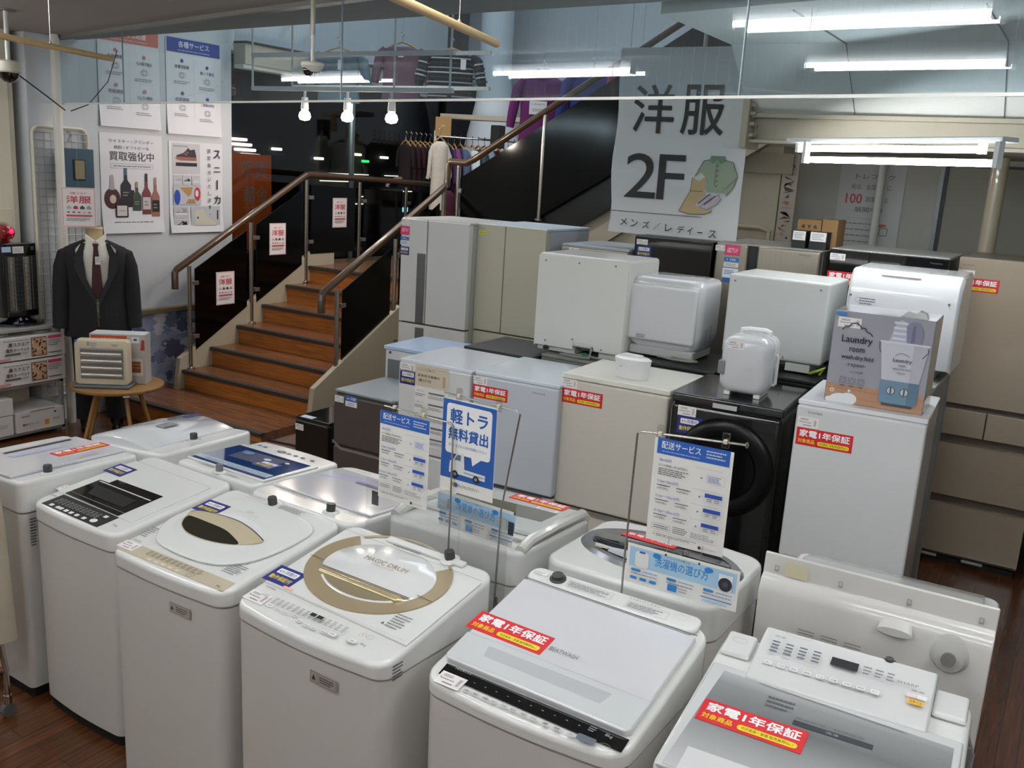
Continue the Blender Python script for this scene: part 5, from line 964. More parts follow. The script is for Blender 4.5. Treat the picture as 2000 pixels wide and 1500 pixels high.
for sx in (-1, 1):
    b = MB(); b.rings([[(sx*.11+x, -.03+y, z) for x, y in ell(0, 0, .048*s, .12*s, 18)] for z, s in ((0, 1), (.02, 1.02), (.05, .9))], mat('#08080a', .2, coat=.6)); b.cyl((sx*.11, .02, .04), (sx*.11, .02, .2), .05, mat('#08080a', .25, coat=.4), n=14); b.build('boot', t)
# sign above the dummy and those on the stair panels
def yofuku(pw, ph):
    s = pw/.24; its = [('card', 0, 0, pw, ph, '#ece6e4'), ('f', 0, 0, pw*.95, ph*.97, .006*s, '#d9a0a4'), ('t', 0, ph*.36, pw*.5, ph*.06, '2階フロア', '#c05a64', .01), ('t', 0, ph*.2, pw*.74, ph*.19, '洋服', '#c4404c', .03)]
    for k in range(4): its.append(('p', [(x*s+(-.07+.047*k)*s, ph*-.005+z*s) for x, z in ((-.015, -.012), (-.018, .0), (-.006, .014), (.006, .014), (.018, 0), (.015, -.012))], ['#b9bcc0', '#b03844', '#4a4a52', '#9a9aa0'][k]))
    for k in range(5): its.append(('e', (-.075+.037*k)*s, -ph*.125, .011*s, .006*s, ['#a04850', '#55555c', '#8a6a4a', '#b8b8bc', '#c06a70'][k]))
    its += [('r', 0, -ph*.21, pw*.76, ph*.045, '#c8505a'), fine(0, -ph*.31, pw*.74, ph*.09, 3, '#8a8a90')]; return its
t = thing('clothing_sign', 'red and white clothing sign hanging above the suit dummy', 'sign', (-6.50, 4.385, 1.745), (0, 0, PI/2-.5)); b = MB(); b.box(-.118, .118, 0, .002, -.145, .145, PAPER); b.build('sheet', t); art('printed_front', t, FRONT(0), yofuku(.232, .288))
cable('hang_string', t, [(0, .004, .14), (0, .004, .55)], .001, WIRE)
# round table
t = thing('round_table', 'small round wooden side table with splayed legs', 'table', (-6.08, 4.36, 0), 0); WOOD = planks('#a07848', '#94703f', .5, 3, .4, 'X', key='oak_top')
b = MB(); b.lathe([(.30, .44), (.325, .447), (.33, .455), (.33, .468), (.325, .47)], mat('#96703f', .4, noise=.12, nscale=14), None, 48); b.build('tabletop', t, sharp=30)
for k, a in enumerate((195, 255, 345, 75)):
    a = math.radians(a); b = MB(); b.cyl((.15*math.cos(a), .15*math.sin(a), .44), (.27*math.cos(a), .27*math.sin(a), 0), .017, mat('#a07845', .4, noise=.1, nscale=10), r1=.013, n=12); b.build('leg', t)
t = thing('tag', 'tiny white tag hanging off the round table edge', 'tag', (-5.79, 4.22, .45), PI/3); art('tag', t, FRONT(0), [('card', 0, 0, .045, .03, '#d8dadc')])
# electric heater on the table
a = math.radians(37)
t = thing('heater', 'cream square electric heater with four shiny bars on the round table', 'heater', (-6.06, 4.24, .4705), a)
b = MB(); b.rings([list(reversed([(x, y, z) for x, z in rrect(.38-2*i, .335-2*i, .03, 5, 0, 0, .19)])) for y, i in ((-.055, .006), (-.05, 0), (.02, 0), (.05, .02))], mat('#d8ccb0', .4)); b.build('body', t, bevel=.003)
b = MB(); b.box(-.2, .2, -.09, .1, 0, .022, mat('#5e6670', .5)); b.build('base', t, bevel=.01)
b = MB(); b.box(-.148, .152, -.06, -.056, .07, .295, mat('#8d8c86', .3, metal=.5)); b.build('reflector', t)
b = MB()
for k in range(4): b.cyl((-.14, -.068, .10+.052*k), (.145, -.068, .10+.052*k), .009, mat('#d9d8d0', .25, metal=.3), n=10)
for k in range(5): b.box(-.145, .15, -.064, -.062, .085+.05*k, .098+.05*k, mat('#bdbcb4', .3, metal=.4))
b.build('heating_bars', t, label='shiny heating bars')
art('labels', t, FRONT(.112) @ T(-.02, .327, .0), [('r', -.06, 0, .04, .03, '#a9a29a'), ('card', -.03, -.01, .055, .055, '#ddd0cc'), fine(-.03, -.01, .045, .04, 4), ('p', [(-.165, -.0), (-.165, .03), (-.14, .03)], '#3a78c0'), fine(.12, -.005, .05, .02, 2, '#9a8a78')])
for k, (yy, lb) in enumerate(((.15, 'printed heater carton with a red band, just behind the cream heater'), (.225, 'white heater carton showing only its top edge, rearmost on the round table'))):
    t = thing('heater_box', lb, 'box', (-6.06-yy*math.sin(a)+.06, 4.24+yy*math.cos(a)+.03, .4705), a)
    b = MB(); b.box(-.2, .2, -.035, .035, 0, .375, mat('#b9b5b2', .45)); b.build('carton', t, bevel=.003)
    b = MB(); b.box(-.19, .19, -.03, .03, .3755, .378, mat('#dfe2e8', .4)); b.build('top_flap', t)
    if k == 0: art('printed_front', t, FRONT(.07) @ T(0, .19, 0), [('r', -.06, .15, .26, .05, '#b84a2a'), ('t', -.06, .15, .1, .014, 'HEATER', '#e8c8a8'), ('card', .13, .145, .055, .045, '#dfe2e6'), ('e', .13, .148, .014, .009, '#2a5a90'), ('r', .12, -.06, .12, .13, '#d9d2c8'), ('r', .12, -.06, .09, .085, '#8a4a28'), ('r', .12, -.04, .09, .006, '#c98a5a'), ('r', .12, -.065, .09, .006, '#c98a5a'), ('p', [(.175, .15), (.195, .15), (.195, .07), (.165, .07)], '#b03a2a')])
# security cameras, hanging rods
def rod(label, p0, p1, wires):
    t = thing('hanging_rod', label, 'hanging rod', p0); o = Vector(p0); b = MB(); b.cyl((0, 0, 0), tuple(Vector(p1)-o), .0125, mat('#c9ac7c', .5, noise=.08, nscale=12), n=14); b.build('rod', t)
    for f_ in wires:
        q = (Vector(p1)-o)*f_; b = MB(); b.cyl((q.x, q.y, q.z), (q.x, q.y, 2.99-p0[2]), .0018, WIRE, n=6); b.ball((q.x, q.y, q.z+.014), .006, WIRE, n=8); b.build('hanging_wire', t)
rod('pale wooden rod hanging by a wire at the upper left', (-3.55, 1.72, 2.60), (-3.99, 2.89, 2.60), (.66, .1))
rod('pale wooden rod hanging near the middle of the ceiling', (-1.30, 1.0, 2.60), (-1.72, 2.64, 2.60), (.80, .1))
t = thing('security_camera', 'dome security camera on a long white pole at the upper left', 'security camera', (-5.95, 3.57, 2.99))
b = MB(); b.lathe([(.06, -.01), (.06, 0)], mat('#77736c', .6)); b.cyl((0, 0, 0), (0, 0, -.30), .013, mat('#dcdcd8', .3), n=14); b.build('pole', t)
b = MB(); b.lathe([(.05, -.30), (.072, -.31), (.075, -.365), (.068, -.375)], mat('#cfcab8', .45), None, 28); b.build('housing', t)
b = MB(); b.lathe([(.062, -.375), (.055, -.405), (.03, -.43), (.0, -.436)], mat('#0a0a0c', .06, coat=1), None, 28); b.build('dome', t)
cable('cable', t, [(.0, .0, -.29), (-.03, .02, -.27), (-.05, .0, -.32), (-.4, .5, -.47), (-.72, .85, -.545)], .005, BLACKM)
cable('cable', thing('loose_cable', 'dark cable dropping from the ceiling behind the glass to its lower corner', 'cable', (-6.9, 4.62, 2.45)), [(0, 0, 0), (.05, .12, .06), (.05, .3, .25), (.04, .40, .5)], .004, BLACKM)
t = thing('security_camera', 'small white turret security camera on a pole in front of the hanging glass', 'security camera', (-3.38, 3.56, 2.99))
b = MB(); b.cyl((0, 0, 0), (0, 0, -.20), .012, mat('#b9b5ac', .35, metal=.3), n=14); b.cyl((0, 0, -.18), (0, 0, -.325), .009, mat('#e4e4e0', .3), n=14); b.build('pole', t)
b = MB(); b.lathe([(.05, -.325), (.056, -.33), (.056, -.345), (.035, -.372), (.0, -.378)], mat('#d8d4c8', .4), None, 24); b.build('housing', t)
b = MB(); b.ball((-.008, -.02, -.365), .028, mat('#0c0c0e', .1, coat=1)); b.build('lens', t)
# coat rack at the far left edge
t = thing('rolling_rack', 'chrome rolling rack leg with a castor at the lower left edge', 'rolling rack', (-3.33, 1.85, 0), 0)
b = MB(); b.tube([(-.0, 0, .08), (.0, 0, .2), (-.005, -.01, .3), (-.03, -.03, .36), (-.1, -.1, .38), (-.3, -.3, .38)], .011, CHROME, 12); b.cyl((0, 0, .2), (-.2, -.2, .2), .012, mat('#6a4a30', .4), n=10); b.build('leg', t)
b = MB(); b.cyl((0, 0, .09), (0, 0, .055), .016, CHROME, n=14); b.build('stem', t)
b = MB(); b.cyl((-.011, 0, .028), (.011, 0, .028), .028, mat('#5a5a58', .5), n=18); b.build('castor', t)
t = thing('hanging_coat', 'long beige cloth hanging on the rolling rack at the left edge', 'garment', (-3.44, 1.77, 0), math.radians(45))
b = MB(); b.rings([[(x*s, y*s, z) for x, y in ell(0, 0, .17, .06, 20)] for z, s in ((.32, 1.05), (.5, 1.0), (.8, .93), (1.05, .8), (1.1, .5))], mat('#b5ac98', .9, noise=.05, nscale=30, bump=.1, bscale=40)); b.build('cloth', t)
b = MB(); b.tube([(0, 0, 1.08), (0, 0, 1.2), (.02, 0, 1.23), (.04, 0, 1.2)], .004, CHROME, 8); b.build('hanger', t)

# ------------------------------------------------------------------ staircase with landing
RISER = planks('#b06c2e', '#a4622a', .8, .3, .35, 'XZ', gap='#5a3010', key='riser_wood')
TREAD = planks('#80553a', '#764d34', .8, .2, .25, 'X', gap='#3a2012', key='tread_wood')
NOSE = mat('#3b3532', .5)
t = thing('staircase', 'wooden staircase rising to a landing, with cream side boards', 'stairs', (-6.6, 5.0, 0))
SX0, SX1 = 0, 1.52; ST = [(0, .17)]+[(.42+.31*i, .17+.165*(i+1)) for i in range(6)]
b = MB(); b.prism([(-.33, -.15), (1.52, -.15), (1.52, .43), (-.33, .43)], 0, .17, TREAD); b.prism([(-.33, -.153), (1.52, -.153), (1.52, -.15), (-.33, -.15)], 0, .15, RISER); b.build('bottom_platform', t)
b = MB(); b.box(-.33, 1.53, -.175, -.12, .15, .178, NOSE); b.build('nosing', t, bevel=.004)
for i in range(6):
    y = .40+.31*i; z = .17+.165*(i+1)
    b = MB(); b.box(0.0, SX1, y, y+.02, z-.165, z-.03, RISER); b.build('riser', t)
    yy = y+.34 if i < 5 else y+1.0
    b = MB(); b.box(0.0, SX1, y-.02, yy, z-.03, z, TREAD); b.build('tread', t, bevel=.004)
    b = MB(); b.box(0.0, SX1, y-.028, y+.02, z-.025, z+.004, NOSE); b.build('nosing', t, bevel=.004)
SIDE = mat('#b5aa92', .55, noise=.04, nscale=8)
for x in (-.05, SX1):
    b = MB(); b.prism([(.30, .0), (.36, .44), (1.97, 1.30), (2.3, 1.30), (2.3, .0)], x, x+.05, SIDE, Matrix(((0, 0, 1, 0), (1, 0, 0, 0), (0, 1, 0, 0), (0, 0, 0, 1)))); b.build('side_board', t, bevel=.003)
b = MB(); b.prism([(-.34, 2.0), (SX1, 2.0), (SX1, 3.6), (3.6, 3.6), (3.6, 5.35), (-.32, 5.35)], 1.10, 1.159, TREAD); b.build('landing', t)
HR = mat('#4a3621', .3, coat=.5, noise=.15, nscale=9); POST = mat('#b9b4ab', .22, metal=1); PANEL = mat('#030405', .12, spec=.25)
BK = mat('#9a968e', .3, metal=.8)
def railing(label, loc, posts, rail, panels, signs=(), cat='railing'):
    t = thing('stair_railing', label, cat, loc); o = Vector(loc)
    b = MB(); P = [Vector(p)-o for p in rail]; b.tube(P, .03, HR, 14); b.build('handrail', t, label='brown glossy handrail')
    for (x, y, z0, z1) in posts:
        b = MB(); b.cyl((x-o.x, y-o.y, z0-o.z), (x-o.x, y-o.y, z1-o.z), .019, POST, n=14); b.lathe([(.04, 0), (.04, .012), (.025, .02)], POST, T(x-o.x, y-o.y, z0-o.z), 16); b.build('post', t)
    for pts, nrm in panels:
        n = Vector(nrm)*.005; b = MB(); b.rings([[tuple(Vector(p)-o-n) for p in pts], [tuple(Vector(p)-o+n) for p in pts]], PANEL); b.build('panel', t, label='black infill panel')
        for p in (pts[0], pts[-1]):
            q = Vector(p)-o; b = MB(); u = (Vector(pts[1])-Vector(pts[0])).normalized()
            for dz in ((.12, ) if p == pts[0] else (-.12,)):
                c = q+Vector((0, 0, dz)); b.box(c.x-.018, c.x+.018, c.y-.03, c.y+.03, c.z-.018, c.z+.018, BK)
            b.build('clamp', t, bevel=.003)
    return t
X = -6.6; sl = lambda y: .335+(y-5.47)*.5323
rl = lambda y: 1.24+(y-5.46)*.537
railing('left stair railing with black panels carrying two red and white clothing signs', (X, 5.47, .33),
    [(X, 5.47, .335, 1.24), (X, 6.18, .665, 1.60), (X, 6.89, 1.0, 2.0)],
    [(X, 5.32, 1.05), (X, 5.32, 1.19), (X, 5.34, 1.215), (X, 6.89, 2.045)],
    [([(X, 5.53, .50), (X, 6.12, .83), (X, 6.12, 1.53), (X, 5.53, 1.21)], (1, 0, 0)), ([(X, 6.24, .86), (X, 6.83, 1.18), (X, 6.83, 1.90), (X, 6.24, 1.58)], (1, 0, 0))])
railing('landing railing along the window with black panels, one carrying a clothing sign', (X, 7.6, 1.16),
    [(X, 7.67, 1.16, 1.99), (X, 8.45, 1.16, 1.95)], [(X, 6.89, 2.045), (X, 6.95, 2.05), (X, 9.0, 1.99)],
    [([(X, 6.95, 1.28), (X, 7.6, 1.28), (X, 7.6, 1.93), (X, 6.95, 1.95)], (1, 0, 0)), ([(X, 7.74, 1.28), (X, 8.38, 1.28), (X, 8.38, 1.91), (X, 7.74, 1.92)], (1, 0, 0)), ([(X, 8.5, 1.28), (X, 9.0, 1.28), (X, 9.0, 1.9), (X, 8.5, 1.9)], (1, 0, 0))])
X = -5.06
railing('right stair railing with black panels ending behind the tall pearl white fridge', (X, 5.6, .2),
    [(X, 5.64, .17, 1.20), (X, 6.36, .70, 1.58), (X, 7.03, 1.16, 2.02)],
    [(X, 5.46, 1.03), (X, 5.46, 1.16), (X, 5.48, 1.19), (X, 7.06, 2.035)],
    [([(X, 5.70, .42), (X, 6.30, .74), (X, 6.30, 1.50), (X, 5.70, 1.19)], (1, 0, 0)), ([(X, 6.42, .80), (X, 6.97, 1.10), (X, 6.97, 1.88), (X, 6.42, 1.56)], (1, 0, 0))])
Y = 7.1
railing('upper flight railing with large black panels climbing behind the 2F banner', (-4.97, Y, 1.2),
    [(-4.96, Y, 1.16, 2.22), (-4.10, Y, 1.80, 2.68), (-2.75, Y, 2.6, 3.36), (-1.5, Y, 3.3, 4.0)],
    [(-5.07, 7.08, 2.03), (-5.07, Y, 2.22), (-5.05, Y, 2.25), (-4.88, Y, 2.245), (-4.80, Y, 2.28), (-3.65, Y, 2.97), (-3.45, Y, 3.085), (-1.2, Y, 4.42)],
    [([(-4.92, Y, 1.16), (-4.25, Y, 1.74), (-3.40, Y, 2.25), (-3.40, Y, 3.02), (-4.10, Y, 2.60), (-4.92, Y, 2.12)], (0, 1, 0)), ([(-3.38, Y, 2.27), (-2.0, Y, 3.1), (-2.0, Y, 3.85), (-3.38, Y, 3.03)], (0, 1, 0))])
for k, (x, y, z, lb) in enumerate(((-6.59, 5.86, 1.02, 'red and white clothing sign on the lowest black stair panel'), (-6.59, 6.50, 1.44, 'red and white clothing sign on the second black stair panel'), (-6.59, 7.36, 1.68, 'red and white clothing sign on the landing railing by the window'))):
    t = thing('clothing_sign', lb, 'sign', (x, y, z), PI/2, 'clothing signs on the stair panels'); b = MB(); b.box(-.105, .105, -.002, .0, -.148, .148, PAPER); b.build('sheet', t); art('printed_front', t, FRONT(.004), yofuku(.208, .294))
# upper flight body
t = thing('upper_staircase', 'upper stair flight with beige underside running behind the tall fridges', 'stairs', (-5.0, 7.12, 1.16))
MX = Matrix(((1, 0, 0, 0), (0, 0, 1, 0), (0, 1, 0, 0), (0, 0, 0, 1)))
b = MB(); b.prism([(.0, 0), (.28, .0), (4.2, 2.45), (4.2, 2.75), (.0, .22)], 0.02, .06, mat('#121214', .3), MX); b.build('stringer', t)
for i in range(13):
    b = MB(); b.box(.1+.28*i, .1+.28*(i+1)+.02, .06, 1.4, .165*(i+1)-.03, .165*(i+1), TREAD); b.build('tread', t)
b = MB(); b.prism([(.3, -.1), (4.2, 2.4), (4.2, 2.3), (.6, -.1)], .06, 1.4, BEIGE, MX); b.build('underside', t)
b = MB(); b.prism([(.0, -1.16), (2.3, -1.16), (2.3, .95), (1.85, .94), (.75, .52), (0, -.2)], .10, .14, BEIGE, MX); b.build('spandrel', t)

# ------------------------------------------------------------------ posters on the left wall
def wallposter(label, y0, y1, z0, z1, items, curl=.0):
    t = thing('poster', label, 'poster', (-6.948, (y0+y1)/2, (z0+z1)/2), PI/2); w, h = y1-y0, z1-z0
    b = MB(); n = 10; rs = []
    for i in range(n+1):
        z = -h/2+h*i/n; o = curl*max(0, 1-i/3.0)**2
        rs.append([(-w/2, -o, z), (w/2, -o, z), (w/2, .0015-o, z), (-w/2, .0015-o, z)])
    b.rings(rs, mat('#dcdde2', .6, noise=.02, nscale=5), M=T(0, -.004, 0)); b.build('sheet', t)
    art('printed_front', t, FRONT(.010), items, base=.0008); return t
def service(title, c, lines):
    its = [('p', [(-.285, .40), (.285, .40), (.285, .285), (-.285, .285)], c), ('t', 0, .355, .33, .052, title, '#e8eaf2', .015), fine(0, .305, .34, .014, 1, '#c2c8de')]
    for k, (dx, dy) in enumerate(((-.13, .22), (.14, .19), (-.13, -.05), (.14, -.08))):
        its += [('e', dx, dy, .016, .016, c), ('t', dx, dy-.05, .15, .03, lines[k], '#4a4e5c', .01), ('o', dx, dy-.12, .035, .025, .003, '#7a8090'), ('f', dx, dy-.12, .03, .03, .003, '#7a8090'), fine(dx, dy-.18, .18, .03, 2, '#8a8e9a')]
    its += [('r', 0, .0, .002, .5, '#c9ccd4')]
    return its
wallposter('white service poster with a dark blue heading, upper right of the four', 5.55, 6.14, 2.34, 3.13, service('各種サービス', '#3a4f9c', ('家電宅配便', '軽トラ貸出', '出張買取', 'ご相談(有料)')), .015)
wallposter('white service poster with a salmon heading, upper left of the four', 4.90, 5.48, 2.36, 3.12, service('ひとくらし応援', '#cf7466', ('出張買取', 'その場で現金', '宅配買取', 'でんき大歓迎')), .015)
def bottle(x, y, w, h, c, lc, cap, neck=.3):
    return [('p', [(x-w/2, y), (x+w/2, y), (x+w/2, y+h*.52), (x+w*.16, y+h*.66), (x+w*.13, y+h), (x-w*.13, y+h), (x-w*.16, y+h*.66), (x-w/2, y+h*.52)], c), ('r', x, y+h*.27, w*.92, h*.3, lc), ('r', x, y+h*.9, w*.28, h*.2, cap), fine(x, y+h*.27, w*.6, h*.16, 2, '#8a8a80')]
its = [('t', .0, .345, .43, .028, 'ウイスキー / ブランデー', '#3c3a44'), ('t', 0, .295, .34, .028, '焼酎 / ギフトビール', '#3c3a44'), ('t', 0, .225, .43, .075, '買取強化中', '#35323c', .006), ('f', 0, .145, .41, .036, .002, '#8a8890'), fine(0, .145, .36, .014, 1, '#6a6870')]
its += [('e', -.2, -.12, .075, .085, '#4a1c22'), ('p', [(-.225, -.05), (-.175, -.05), (-.185, .07), (-.215, .07)], '#a9a4a8'), ('e', -.195, -.125, .03, .035, '#c5bcb6'), ('p', [(-.15, -.19), (.0, -.19), (.01, -.05), (-.1, -.05)], '#2a1c20')]
its += bottle(-.07, -.16, .1, .29, '#1c2030', '#20242c', '#4a5878')+bottle(.035, -.22, .085, .24, '#3a4a40', '#33443a', '#a98a6a')+bottle(.13, -.25, .085, .34, '#7a3a3c', '#c3bfc0', '#2c2428')+bottle(.22, -.27, .08, .33, '#a06a5c', '#25252d', '#9a8a70')
its += [('rr', -.115, -.22, .12, .11, '#1d1b20', .008), ('r', -.115, -.22, .095, .085, '#cfcac8'), ('t', -.115, -.22, .06, .014, 'KAVALAN', '#6a6668'), fine(0, -.315, .38, .014, 1, '#55525c'), fine(0, -.345, .22, .012, 1, '#55525c')]
wallposter('white poster about buying whisky with a row of bottles, lower left of the four', 4.89, 5.49, 1.50, 2.31, its, .02)
def shoe(x, y, w, c, sole): 
    s = w; return [('p', [(x-.5*s, y), (x-.48*s, y+.12*s), (x-.15*s, y+.22*s), (x+.1*s, y+.42*s), (x+.2*s, y+.34*s), (x+.42*s, y+.38*s), (x+.5*s, y+.1*s), (x+.5*s, y)], c), ('p', [(x-.54*s, y-.02*s), (x-.5*s, y+.06*s), (x+.5*s, y+.06*s), (x+.5*s, y-.07*s), (x-.3*s, y-.08*s)], sole), ('l', [(x-.12*s, y+.2*s), (x+.04*s, y+.14*s)], .05*s, sole), ('l', [(x-.03*s, y+.28*s), (x+.1*s, y+.22*s)], .05*s, sole)]
its = [('r', -.11, .25, .30, .26, '#c2c2c6'), ('t', -.17, .355, .16, .014, 'SNEAKER BUYING', '#44444c', .01)]+shoe(-.11, .25, .22, '#2c2a3c', '#a05c50')+[('r', -.11, .2, .23, .03, '#232128')]
for k in range(3): its += [('r', -.21+.1*k, .065, .092, .085, '#bfc1c6')]+shoe(-.21+.1*k, .05, .07, ['#a5a7ac', '#1c1c22', '#c9cacf'][k], '#d8d8dc')
its += [('r', -.11, -.065, .30, .17, '#b9bcc6'), ('e', -.22, -.085, .035, .065, '#2a4fa8'), ('p', [(-.19, .0), (-.05, .005), (-.07, -.06), (-.1, -.08)], '#b58a54'), ('e', .0, -.055, .035, .06, '#b83a42'), ('e', -.005, -.05, .018, .03, '#dfd8da'), ('p', [(-.13, -.14), (-.1, -.1), (-.03, -.1), (-.02, -.14)], '#b08a5a')]
its += [('r', -.18, -.215, .16, .105, '#bcbec4')]+shoe(-.18, -.23, .13, '#9a9ba3', '#e0e0e4')+[('r', -.18, -.33, .16, .105, '#bcbec4')]+shoe(-.18, -.345, .13, '#17171c', '#d8d8dc')+[('r', .09, -.272, .33, .22, '#b9bcc2')]+[('p', [(-.03, -.33), (-.03, -.20), (.06, -.19), (.10, -.26), (.2, -.30), (.21, -.33)], '#cbc7b4'), ('r', .09, -.345, .25, .022, '#e6e6ea'), ('e', .0, -.265, .01, .01, '#2a3f98'), ('r', .09, -.337, .25, .004, '#5a6ab8')]
for k, c in enumerate('スニ｜カ｜'): 
    if c == '｜': its.append(('r', .225, .3-.135*k, .013, .085, '#2c2a34'))
    else: its.append(('t', .225, .3-.135*k, .075, .075 if c != 'ニ' else .045, c, '#2c2a34', .02))
for k, c in enumerate('買取強化いたします。'): its.append(('t', .135, .325-.062*k, .034 if c != '。' else .012, .036 if c != '。' else .012, c, '#3c3a44', .008))
wallposter('white sneaker poster with shoe photographs, lower right of the four', 5.56, 6.15, 1.49, 2.28, its, .02)
# orange banner outside the window, seen from behind
t = thing('banner', 'orange banner hanging outside the window, its white letters reversed', 'banner', (-7.06, 6.63, 1.84), PI/2); 
def trans(c):
    m_ = bpy.data.materials.new('thin_cloth'); m_.use_nodes = True; nt = m_.node_tree; nt.nodes.clear()
    o_ = nt.nodes.new('ShaderNodeOutputMaterial'); a_ = nt.nodes.new('ShaderNodeBsdfDiffuse'); b_ = nt.nodes.new('ShaderNodeBsdfTranslucent'); x_ = nt.nodes.new('ShaderNodeMixShader')
    for q in (a_, b_): q.inputs[0].default_value = (*rgb(c), 1)
    nt.links.new(a_.outputs[0], x_.inputs[1]); nt.links.new(b_.outputs[0], x_.inputs[2]); nt.links.new(x_.outputs[0], o_.inputs[0]); x_.inputs[0].default_value = .6; return m_
OR = trans('#dc8c4c')
b = MB(); b.prism([(-.25, -.55), (.25, -.55), (.24, .37), (-.28, .37)], -.004, .0, OR, Matrix(((1, 0, 0, 0), (0, 0, 1, 0), (0, 1, 0, 0), (0, 0, 0, 1)))); b.build('cloth', t)
LT = trans('#f0dcc8')
art('printed_letters', t, FRONT(.008), [('t', .10, .22, .16, .16, '買', LT, .02, True), ('t', -.08, .22, .16, .16, '取', LT, .02, True), ('t', .12, -.01, .15, .16, '金', LT, .02, True), ('t', -.05, -.01, .16, .16, '額', LT, .02, True), ('r', .03, -.14, .34, .004, LT)])
b = MB(); b.cyl((.1, .0, .37), (.42, .0, .385), .008, CHROME, n=8); b.build('rod', t)
# dark shopfront added outside; its lights stand in for reflections in the window
t = thing('backdrop', 'dark shopfront across the street with rows of small lights, beyond the window', 'building', (-10.6, 11.5, 0))
b = MB(); b.box(-.3, 0, -4.5, 4.5, 0, 4, mat('#07090a', .6)); b.build('wall', t)
def glow_box(name, y, z, sx, L, sz, col, e):
    b = MB(); b.box(0, sx, y-11.5-L/2, y-11.5+L/2, z-sz/2, z+sz/2, mat(col, .5, emit=e)); b.build(name, t, bevel=min(sx, sz)*.3)
for dy, dz in ((0, 0), (.06, -.07), (.11, -.14), (.18, -.21)): glow_box('panel_glow', 9.6+dy*1.5, 2.40+dz, .1, .34, .04, '#ffe6d8', 5)
for k, (y, z) in enumerate(((10.4, 2.30), (11.3, 2.2), (12.2, 2.3), (12.9, 2.28), (13.6, 2.22), (14.6, 2.05))): glow_box('round_glow', y, z, .06, .18, .04, ['#ffe9c8', '#fff2da', '#ffe3b0'][k % 3], 4)
for k, (y, z, L) in enumerate(((11.9, 1.98, 1.2), (11.7, 1.86, .7), (11.75, 1.75, .5), (13.4, 1.98, .9), (13.3, 1.72, .8), (12.7, 1.62, .7), (13.9, 1.86, .6), (12.4, 1.5, .5))): glow_box('tube_glow', y, z, .04, L, .014, '#fff0da', 2.5)
glow_box('green_glow', 12.4, 2.2, .08, .12, .04, '#30e070', 3); glow_box('blue_glow', 13.5, 1.40, .03, .5, .08, '#8ce0ff', 3)
area('banner_fill', (-8.2, 6.6, 2.9), (0, math.radians(-50), 0), .4, .4, 22, (1, .95, .9))  # unseen area light added outside to brighten the orange banner
# ------------------------------------------------------------------ 2F banner
t = thing('banner', 'white hanging banner reading 2F with a shirt, a dress and sneakers drawn on it', 'banner', (-2.43, 5.93, 2.44), 0)
BC = mat('#cfd0cf', .7, noise=.03, nscale=2.2); w, h = .88, 1.20
b = MB(); n = 12; b.rings([[(-.44+.01*math.sin(i), .006*math.sin(i*1.3), -h/2+h*i/n), (.47, .004*math.sin(i*1.1+1), -h/2+h*i/n), (.47, .004*math.sin(i*1.1+1)+.003, -h/2+h*i/n), (-.44+.01*math.sin(i), .006*math.sin(i*1.3)+.003, -h/2+h*i/n)] for i in range(n+1)], BC); b.build('cloth', t)
K = '#25221f'; OL = '#5c5048'
its = [('t', -.175, .215, .29, .31, '洋', K, .012), ('t', .165, .215, .29, .31, '服', K, .012), ('t', -.225, -.215, .225, .29, '2', K, .004), ('t', -.01, -.215, .185, .29, 'F', K, .004)]
SH = len(its)
its += [('p', [(.10, -.20), (.15, -.10), (.21, -.09), (.29, -.09), (.345, -.10), (.385, -.19), (.37, -.25), (.33, -.31), (.29, -.285), (.31, -.25), (.30, -.25), (.19, -.25), (.18, -.21), (.14, -.17)], '#8f9c84'), ('p', [(.195, -.065), (.29, -.065), (.295, -.10), (.26, -.115), (.24, -.09), (.215, -.115), (.19, -.10)], '#66836a'), ('l', [(.24, -.1), (.235, -.29)], .004, OL), ('l', [(.10, -.20), (.15, -.10), (.195, -.09)], .004, OL), ('l', [(.29, -.09), (.345, -.10), (.385, -.19), (.36, -.26), (.32, -.31)], .004, OL), ('l', [(.385, -.19), (.31, -.27)], .004, OL), ('p', [(.185, -.25), (.30, -.25), (.29, -.295), (.19, -.295)], '#8f9c84')]
for k in range(5): its.append(('e', .25, -.125-.032*k, .006, .005, OL))
its += [('p', [(.085, -.205), (.11, -.22), (.14, -.225), (.165, -.205), (.18, -.215), (.175, -.29), (.235, -.415), (.19, -.435), (.09, -.44), (.015, -.425), (.075, -.30)], '#b39c72'), ('l', [(.085, -.21), (.08, -.29), (.015, -.425), (.09, -.44), (.19, -.435), (.235, -.415)], .004, OL), ('l', [(.08, -.292), (.165, -.292)], .004, OL)]
its += [('p', [(.12, -.375), (.17, -.325), (.22, -.30), (.235, -.32), (.18, -.38), (.135, -.392)], '#b5adb4'), ('p', [(.155, -.39), (.22, -.335), (.275, -.305), (.29, -.335), (.27, -.365), (.2, -.405), (.165, -.40)], '#b5adb4'), ('l', [(.14, -.37), (.18, -.335), (.215, -.305)], .009, '#5a4a58'), ('l', [(.18, -.375), (.22, -.345), (.25, -.315)], .009, '#5a4a58'), ('l', [(.155, -.39), (.22, -.335), (.275, -.305), (.29, -.335), (.27, -.365), (.2, -.405), (.155, -.39)], .003, '#5a4a58')]
its += [('r', -.10, -.455, .66, .004, '#4a4e68')]
for k, (c, x) in enumerate(zip('メンズ／レディース', (-.37, -.29, -.205, -.125, -.04, .045, .11, .18, .265))): its.append(('t', x+.05, -.525-.004*k, .05 if c not in 'ィー' else .035, .048 if c != 'ー' else .008, c, K, .01))
def sh(it, d=.055):
    if it[0] in ('p', 'l'): return (it[0], [(x+d, y) for x, y in it[1]])+tuple(it[2:])
    return (it[0], it[1]+d)+tuple(it[2:])
